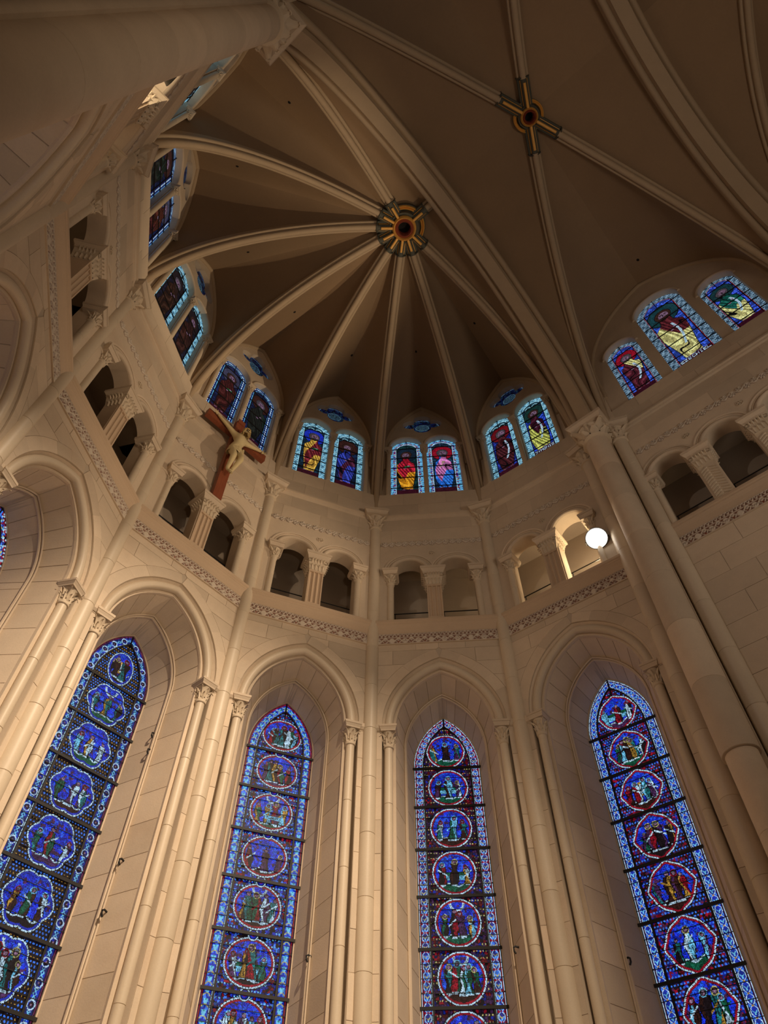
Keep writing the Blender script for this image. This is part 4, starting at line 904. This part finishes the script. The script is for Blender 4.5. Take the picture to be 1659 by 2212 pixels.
def rib(P, O, z0=Z_AB, cut=0.95, prof=RIBP, name='rib'):
    path = rib_path(P, z0, O, cut); mb = MB(); mb.sweep(prof, [p for p, d in path], frames_for(path), True); me = mb.mesh(name, M_RIB)
    me.set_sharp_from_angle(angle=0.7)
    return ob(name, me, ceil)
RS = {'A': (-6.16, -5.62), 'H': (6.16, -5.62)}
for k in 'BCDEFG': RS[k] = PL[k]
for k in 'ABCDEFGH': rib(RS[k], BOSS, cut=0.78)
R2 = {'H': (6.1, -6.5), 'A': (-6.1, -6.5), 'I': (6.1, -11.93), 'J': (-6.1, -11.93)}
R3 = {'I': (6.1, -12.77), 'J': (-6.1, -12.77), 'K': (6.1, -18.2), 'L': (-6.1, -18.2)}
BOSS3 = Vector((0, -15.5, 23.95))
for k in R2: rib(R2[k], BOSS2, cut=0.95)
for k in R3: rib(R3[k], BOSS3, cut=0.5)
def trans(y):
    a, H = 5.62, 5.95; path = []
    for k in range(49):
        t = PI * k / 48; path.append((Vector((-a * math.cos(t), y, Z_AB + H * math.sin(t))), Vector((1, 0, 0))))
    fr = []
    for k in range(49):
        p = path[max(k - 1, 0)][0]; q = path[min(k + 1, 48)][0]; T = (q - p).normalized(); fr.append((Vector((0, 1, 0)), Vector((-T.z, 0, T.x))))
    fr[0] = (Vector((0, 1, 0)), Vector((-1, 0, 0))); fr[-1] = (Vector((0, 1, 0)), Vector((1, 0, 0)))
    me = MB().sweep(TRP, [p for p, d in path], fr, True).mesh('transverse_arch', M_RIB); me.set_sharp_from_angle(angle=0.7); ob('transverse_arch', me, ceil)
trans(YT1); trans(YT2); trans(-18.7)
# short ridge rib from the boss to the great arch
mb = MB(); mb.sweep(RIBP, [(0, BOSS.y - 0.7, 23.93), (0, YT1 + 0.2, 23.93)], [(Vector((1, 0, 0)), Vector((0, 0, 1)))] * 2, True); mb.obj('ridge_rib', M_RIB, ceil)
ZT = 24.22; NT = 22; NW = 8
def cell(rc, gc, name='vault_cell'):
    """web stretched between a rib curve and a boundary curve, matched at equal heights"""
    vs = []; fs = []; m = NW + 1
    for k in range(NT + 1):
        t = k / NT; a = rc(t); b = gc(a.z)
        for j in range(m):
            w_ = j / NW; p = a.lerp(b, w_); p.z += 0.10 * math.sin(PI * w_) * max(0, (t - 0.55) / 0.45); vs.append(tuple(p))
    for k in range(NT):
        for j in range(NW): fs.append((k * m + j, k * m + j + 1, (k + 1) * m + j + 1, (k + 1) * m + j))
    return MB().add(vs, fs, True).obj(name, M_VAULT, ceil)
def rib_curve(P, O):
    P = Vector((P[0], P[1], 0)); D = Vector((O[0] - P.x, O[1] - P.y, 0)); L = D.length; D.normalize(); P = P - D * 0.22; L += 0.22; z0 = Z_AB - 0.02; H = ZT - z0
    return lambda t: P + D * (L * (1 - math.cos(t * PI / 2))) + Vector((0, 0, z0 + H * math.sin(t * PI / 2)))
def wall_curve(M, W, F, side, y=0.12):
    def g(z):
        u = F.half(min(z, F.apex)); return M @ Vector((W / 2 + side * (u - 0.02), y, z))
    return g
def trans_curve(y, side):
    a, H, z0 = 5.85, ZT - Z_AB + 0.02, Z_AB - 0.02
    return lambda z: Vector((side * (a * math.sqrt(max(0, 1 - ((z - z0) / H) ** 2)) - 0.02), y, z))
for i, (p, q) in enumerate(BAYS):
    P, Q = PL[p], PL[q]; M = bay_m(P, Q); W = (Vector(Q) - Vector(P)).length; F = FORM[i]
    FF = Arch(F.s, F.sp, ZT - F.sp)
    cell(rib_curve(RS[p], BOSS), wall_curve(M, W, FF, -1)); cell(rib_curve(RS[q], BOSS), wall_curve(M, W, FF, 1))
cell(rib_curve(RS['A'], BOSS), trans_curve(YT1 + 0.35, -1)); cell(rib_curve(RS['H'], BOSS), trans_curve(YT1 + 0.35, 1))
for RR_, B_, ya, yb, xs in ((R2, BOSS2, YT1 - 0.35, YT2 + 0.35, (-6.58, -11.83)), (R3, BOSS3, YT2 - 0.35, -18.3, (-12.85, -18.1))):
    ks = list(RR_); FF = Arch(F2.s, F2.sp, ZT - F2.sp)
    for k, (px, py) in RR_.items():
        near = py > B_.y; s = 1 if px > 0 else -1
        M = bay_m((6.2, xs[0]), (6.2, xs[1])) if s > 0 else bay_m((-6.2, xs[1]), (-6.2, xs[0]))
        side = (-1 if near else 1) if s > 0 else (1 if near else -1)
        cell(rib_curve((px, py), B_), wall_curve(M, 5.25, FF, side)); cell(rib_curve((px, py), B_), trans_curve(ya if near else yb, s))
# small dark vent holes in the cells
from mathutils.bvhtree import BVHTree
_v = []; _f = []
for o in ceil.children:
    if o.name.startswith('vault_cell'):
        n = len(_v); _v += [v.co.copy() for v in o.data.vertices]; _f += [tuple(i + n for i in p.vertices) for p in o.data.polygons]
bvh = BVHTree.FromPolygons(_v, _f)
for x, y in VENTS:
    hit = bvh.ray_cast(Vector((x, y, 18)), Vector((0, 0, 1)))
    if hit[0] is not None:
        nrm = hit[1] if hit[1].z < 0 else -hit[1]
        ob('vent_hole', MB().lathe([(0.001, 0.012), (0.035, 0.010), (0.045, 0.0)], 12, cap=False).mesh('vent_hole', M_BLACK), ceil, Matrix.Translation(hit[0]) @ nrm.to_track_quat('Z', 'Y').to_matrix().to_4x4())

def boss_obj(O, arms, rh, ra, label, z):
    t = thing('vault_boss', Matrix.Translation((O.x, O.y, z)), label, 'boss')
    MB().lathe([(rh * 0.50, 0.30), (rh * 0.52, 0.02), (rh * 0.60, -0.02), (rh * 0.70, 0.03), (rh * 0.78, 0.05)], 32, cap=False).obj('inner_ring', M_DKRED, t)
    MB().lathe([(0.001, 0.29), (rh * 0.55, 0.29)], 24, cap=False).obj('central_hole', M_BLACK, t)
    MB().lathe([(rh * 0.76, 0.10), (rh * 0.78, 0.02), (rh * 0.88, -0.035), (rh * 1.0, 0.02), (rh * 1.02, 0.12)], 32, cap=False).obj('gilt_ring', M_GOLD, t)
    MB().lathe([(rh * 1.0, 0.10), (rh * 1.25, 0.08), (rh * 1.3, 0.2), (rh * 1.3, 0.3)], 32, cap=False).obj('collar', M_DKGREEN, t)
    for k, rr in enumerate((1.48, 1.66)):
        MB().lathe([(rh * rr - 0.03, 0.3), (rh * rr - 0.025, 0.20), (rh * rr, 0.17), (rh * rr + 0.025, 0.20), (rh * rr + 0.03, 0.3)], 40, cap=False).obj('outer_ring', M_GOLD, t)
    MB().lathe([(rh * 1.0, 0.25), (rh * 1.8, 0.25), (rh * 1.82, 0.45)], 40, cap=False).obj('boss_disc', M_DKGREEN, t)
    for a in arms:
        R = Matrix.Rotation(a, 4, 'Z')
        mb = MB(); pr = [(x * 1.06, y * 1.0) for x, y in RIBP]; mb.sweep(pr, [(rh * 1.1, 0, 0.03), (ra, 0, 0.0)], [(Vector((0, 1, 0)), Vector((0, 0, 1)))] * 2, True)
        mb.tube([(ra, -0.17, 0.30), (ra, -0.15, 0.12), (ra + 0.01, -0.06, 0.02), (ra + 0.01, 0.06, 0.02), (ra, 0.15, 0.12), (ra, 0.17, 0.30)], 0.022, 6)
        ob('painted_arm', mb.mesh('painted_arm', M_DKGREEN), t, R)
        ob('gilt_bar', MB().tube([(rh * 0.98, 0, 0.02), (ra - 0.12, 0, -0.005)], 0.040, 8).mesh('gilt_bar', M_GOLD), t, R)
        m3 = MB()
        for s in (-1, 1): m3.tube([(rh * 1.15, s * 0.09, 0.14), (ra - 0.04, s * 0.09, 0.12)], 0.018, 5)
        ob('gilt_line', m3.mesh('gilt_line', M_GOLD), t, R)
    return t
arms1 = [math.atan2(RS[k][1] - BOSS.y, RS[k][0] - BOSS.x) for k in 'ABCDEFGH'] + [-PI / 2]
boss_obj(BOSS, arms1, 0.36, 0.82, 'large gilt and dark green wheel shaped vault boss where eight ribs meet', 23.86)
boss_obj(BOSS2, [math.atan2(y - BOSS2.y, x - BOSS2.x) for x, y in R2.values()], 0.24, 0.98, 'smaller cross shaped vault boss with gilt arms in the next bay', 23.90)

# ---------------------------------------------------------------- crucifix
def skin_body(name, verts, edges, radii, root, mat, parent, sub=2, mat4=None):
    me = bpy.data.meshes.new(name); me.from_pydata(verts, edges, []); o = bpy.data.objects.new(name, me); C.objects.link(o)
    sk = o.modifiers.new('skin', 'SKIN'); sk.use_smooth_shade = True
    for i, r in enumerate(radii): me.skin_vertices[0].data[i].radius = (r, r) if not hasattr(r, '__len__') else r
    for i in range(len(verts)): me.skin_vertices[0].data[i].use_root = (i == root)
    ss = o.modifiers.new('sub', 'SUBSURF'); ss.levels = sub; ss.render_levels = sub
    dg = bpy.context.evaluated_depsgraph_get(); dg.update(); m2 = bpy.data.meshes.new_from_object(o.evaluated_get(dg)); bpy.data.objects.remove(o)
    m2.materials.clear(); m2.materials.append(mat)
    for p in m2.polygons: p.use_smooth = True
    return ob(name, m2, parent, mat4)
MDE = bay_m(PL['D'], PL['E'])
tilt = Matrix.Rotation(-0.085, 4, 'X')
cr = thing('crucifix', MDE @ Matrix.Translation((1.58, -0.12, 15.30)) @ Matrix.Rotation(0.045, 4, 'X') @ Matrix.Rotation(-0.03, 4, 'Y'), 'carved crucifix on the wall: pale ochre figure nailed to a red brown wooden cross', 'crucifix')
MB().box(-0.13, 0.13, -0.07, 0.07, 0, 3.25).obj('upright_post', M_WOOD, cr)
MB().box(-1.0, 1.0, -0.075, 0.065, 2.55, 2.79).obj('crossbeam', M_WOOD, cr)
MB().box(-0.11, 0.11, -0.10, -0.075, 3.17, 3.34).obj('title_plaque', M_WOOD, cr)
MB().box(-0.13, 0.13, 0.05, 0.16, -0.08, 0.06).obj('support_bracket', M_STONE, cr)
fy = -0.20
V = [(-0.02, fy, 1.86), (0.0, fy - 0.03, 2.02), (0.03, fy - 0.05, 2.20), (0.04, fy - 0.03, 2.36), (0.06, fy - 0.05, 2.47), (0.08, fy - 0.10, 2.56), (0.10, fy - 0.13, 2.68),
     (-0.13, fy, 2.40), (-0.40, fy + 0.03, 2.56), (-0.66, fy + 0.06, 2.69), (-0.75, fy + 0.07, 2.74),
     (0.20, fy, 2.40), (0.46, fy + 0.03, 2.53), (0.68, fy + 0.06, 2.66), (0.78, fy + 0.07, 2.70),
     (-0.11, fy, 1.78), (-0.09, fy - 0.20, 1.36), (-0.07, fy - 0.03, 0.92), (-0.03, fy - 0.07, 0.87),
     (0.09, fy, 1.78), (0.13, fy - 0.22, 1.38), (0.04, fy - 0.06, 0.93), (0.03, fy - 0.13, 0.85)]
Ed = [(0, 1), (1, 2), (2, 3), (3, 4), (4, 5), (5, 6), (3, 7), (7, 8), (8, 9), (9, 10), (3, 11), (11, 12), (12, 13), (13, 14), (0, 15), (15, 16), (16, 17), (17, 18), (0, 19), (19, 20), (20, 21), (21, 22)]
Rd = [(0.17, 0.12), (0.145, 0.11), (0.185, 0.135), (0.17, 0.11), 0.062, 0.092, 0.088, 0.088, 0.058, 0.043, 0.034, 0.088, 0.058, 0.043, 0.034, 0.125, 0.085, 0.052, 0.040, 0.125, 0.085, 0.052, 0.040]
body = skin_body('figure', V, Ed, Rd, 0, M_CORPUS, cr)
for hx, hz, s in ((-0.77, 2.75, -1), (0.80, 2.71, 1)):
    hb = MB(); hb.tube([(hx, fy + 0.07, hz - 0.03), (hx + s * 0.05, fy + 0.06, hz + 0.0)], 0.032, 8)
    for q in range(4): hb.tube([(hx + s * 0.04, fy + 0.06, hz - 0.03 + q * 0.017), (hx + s * 0.085, fy + 0.035, hz - 0.035 + q * 0.02), (hx + s * 0.10, fy + 0.0, hz - 0.035 + q * 0.02)], [0.010, 0.009, 0.007], 6)
    hb.tube([(hx + s * 0.01, fy + 0.05, hz + 0.03), (hx + s * 0.04, fy + 0.02, hz + 0.06)], [0.012, 0.008], 6)
    hb.obj('hand', M_CORPUS, body)
# face, hair, loincloth
fb = MB(); fb.tube([(0.115, fy - 0.20, 2.66), (0.12, fy - 0.225, 2.62)], [0.012, 0.017], 6)
for s in (-1, 1): fb.tube([(0.115 + s * 0.02, fy - 0.205, 2.672), (0.115 + s * 0.05, fy - 0.195, 2.668)], 0.008, 5)
fb.tube([(0.10, fy - 0.205, 2.575), (0.14, fy - 0.203, 2.577)], 0.008, 5); fb.obj('face', M_CORPUS, body)
hh = MB(); rr_ = random.Random(3)
for k in range(46):
    a = rr_.uniform(0, 2 * PI); 
    if math.sin(a) < -0.45: continue
    r = 0.093; x = 0.10 + r * math.cos(a); y = fy - 0.115 + r * math.sin(a)
    hh.tube([(0.10 + 0.03 * math.cos(a), fy - 0.115 + 0.03 * math.sin(a), 2.775), (x, y, 2.72), (x + rr_.uniform(-.02, .02), y + 0.01, 2.62), (x + rr_.uniform(-.04, .04), y + 0.015, 2.50 + rr_.uniform(-.03, .05))], [0.02, 0.026, 0.022, 0.01], 6)
for k in range(12): a = k * 2 * PI / 12; hh.tube([(0.10 + 0.09 * math.cos(a), fy - 0.115 + 0.09 * math.sin(a), 2.73), (0.10 + 0.10 * math.cos(a + 0.6), fy - 0.115 + 0.10 * math.sin(a + 0.6), 2.75)], 0.016, 6)
for k in range(7): x = 0.075 + 0.012 * k; hh.tube([(x, fy - 0.19, 2.585), (x + 0.004, fy - 0.20, 2.53)], [0.012, 0.006], 5)
hh.obj('hair', M_HAIR, body)
lc = MB(); vs = []; n = 26
for j in range(8):
    for k in range(n):
        a = 2 * PI * k / n; z = 1.93 - 0.045 * j + 0.02 * math.sin(a * 3 + 1) * j / 4; r = 0.155 + 0.012 * math.sin(j * 1.9 + a * 2) + 0.008 * j; vs.append((-0.01 + r * 1.05 * math.cos(a), fy - 0.015 + r * 0.78 * math.sin(a), z + 0.04 * math.cos(a)))
lc.add(vs, [(j * n + k, j * n + (k + 1) % n, (j + 1) * n + (k + 1) % n, (j + 1) * n + k) for j in range(7) for k in range(n)], True)
for q in range(4): lc.tube([(0.14 + 0.01 * q, fy - 0.05 - 0.02 * q, 1.93), (0.17 + 0.012 * q, fy - 0.06, 1.80), (0.16 + 0.02 * q, fy - 0.05, 1.62 + 0.03 * q)], [0.025, 0.03, 0.012], 6)
for q in range(3): lc.tube([(-0.16, fy - 0.03, 1.93 - 0.03 * q), (0.0, fy - 0.15, 1.86 - 0.045 * q), (0.15, fy - 0.06, 1.92 - 0.03 * q)], 0.016, 6)
lc.obj('loincloth', M_CORPUS, body)
ft = MB()
for s, dz in ((-1, 0.0), (1, -0.02)): ft.tube([(0.0 + s * 0.015, fy - 0.05, 0.90 + dz), (s * 0.02, fy - 0.11, 0.83 + dz), (s * 0.03, fy - 0.14, 0.76 + dz)], [0.04, 0.042, 0.026], 8)
for q in range(5): ft.tube([(-0.035 + 0.018 * q, fy - 0.14, 0.77), (-0.04 + 0.02 * q, fy - 0.155, 0.735)], [0.011, 0.008], 5)
ft.obj('feet', M_CORPUS, body)

# ---------------------------------------------------------------- lamps in the galleries, hooks
def floodlight(mat4, label):
    t = thing('floodlight', mat4, label, 'lamp'); 
    mb = MB(); mb.lathe([(0.07, -0.24), (0.14, -0.23), (0.20, -0.12), (0.245, 0.0), (0.255, 0.02), (0.245, 0.03), (0.23, 0.0)], 24, cap=False); mb.obj('housing', M_HOUSE, t)
    MB().lathe([(0.001, 0.012), (0.235, 0.005)], 24, cap=False).obj('lens', M_LAMP, t)
    mb = MB(); mb.tube([(-0.26, 0, -0.05), (-0.27, 0, -0.40)], 0.012, 6); mb.tube([(0.26, 0, -0.05), (0.27, 0, -0.40)], 0.012, 6); mb.tube([(-0.27, 0, -0.40), (0.27, 0, -0.40)], 0.012, 6); mb.obj('yoke', M_HOUSE, t)
    return t
for loc, tgt, lb in (((6.02, -5.14, 14.22), (-4.6, -8.0, 6.0), 'glaring white floodlight standing in the right gallery arch'), ((-6.02, -4.95, 14.3), (4.0, -4.5, 16.0), 'floodlight hidden in the left gallery behind the huge pier')):
    q = (Vector(tgt) - Vector(loc)).to_track_quat('Z', 'Y'); floodlight(Matrix.Translation(loc) @ q.to_matrix().to_4x4(), lb)
pl = bpy.data.lights.new('floodlight_spill', 'POINT'); pl.energy = 90; pl.color = (1.0, 0.80, 0.52); pl.shadow_soft_size = 0.15
po = bpy.data.objects.new('floodlight_spill', pl); C.objects.link(po); po.location = (6.75, -4.85, 14.3)
pl2 = bpy.data.lights.new('floodlight_spill', 'POINT'); pl2.energy = 55; pl2.color = (1.0, 0.84, 0.60); pl2.shadow_soft_size = 0.15
po2 = bpy.data.objects.new('floodlight_spill', pl2); C.objects.link(po2); po2.location = (-6.75, -4.8, 14.4)
def hook(P, Q, side, z, t, label):
    W = (Vector(Q) - Vector(P)).length; s0 = W / 2 - 0.245; x = (s0 - 0.26) + (0.69 - (s0 - 0.26)) * t
    h = thing('iron_hook', bay_m(P, Q, W / 2 + side * x, 0.20 + 1.10 * t, z), label, 'hook')
    MB().tube([(side * 0.02, 0, 0), (-side * 0.05, -0.01, 0.02), (-side * 0.08, -0.02, 0.0), (-side * 0.08, -0.02, -0.05), (-side * 0.055, -0.02, -0.09)], 0.016, 6).obj('bent_rod', M_IRON, h)
for a in ((3, 1, 9.55, 0.52, 'small rusty hook in the upper part of the right window jamb below the crucifix'), (3, 1, 9.2, 0.50, 'second small hook just under the upper one in the same jamb'), (3, 1, 7.2, 0.38, 'iron hook halfway down the jamb left of the second colonnettes'),
          (3, 1, 6.45, 0.40, 'lowest iron hook on the jamb below the crucifix'), (4, 1, 6.5, 0.45, 'iron hook on the jamb left of the central shaft'), (5, 1, 6.6, 0.25, 'iron hook on the jamb right of the straight ahead window'), (6, -1, 6.3, 0.5, 'iron hook on the dark jamb left of the rightmost window')):
    p, q = BAYS[a[0]]; hook(PL[p], PL[q], a[1], a[2], a[3], a[4])
print('stones', STONE_N[0], 'objects', len(bpy.data.objects), 'polys', sum(len(m.polygons) * max(1, 1) for m in bpy.data.meshes))
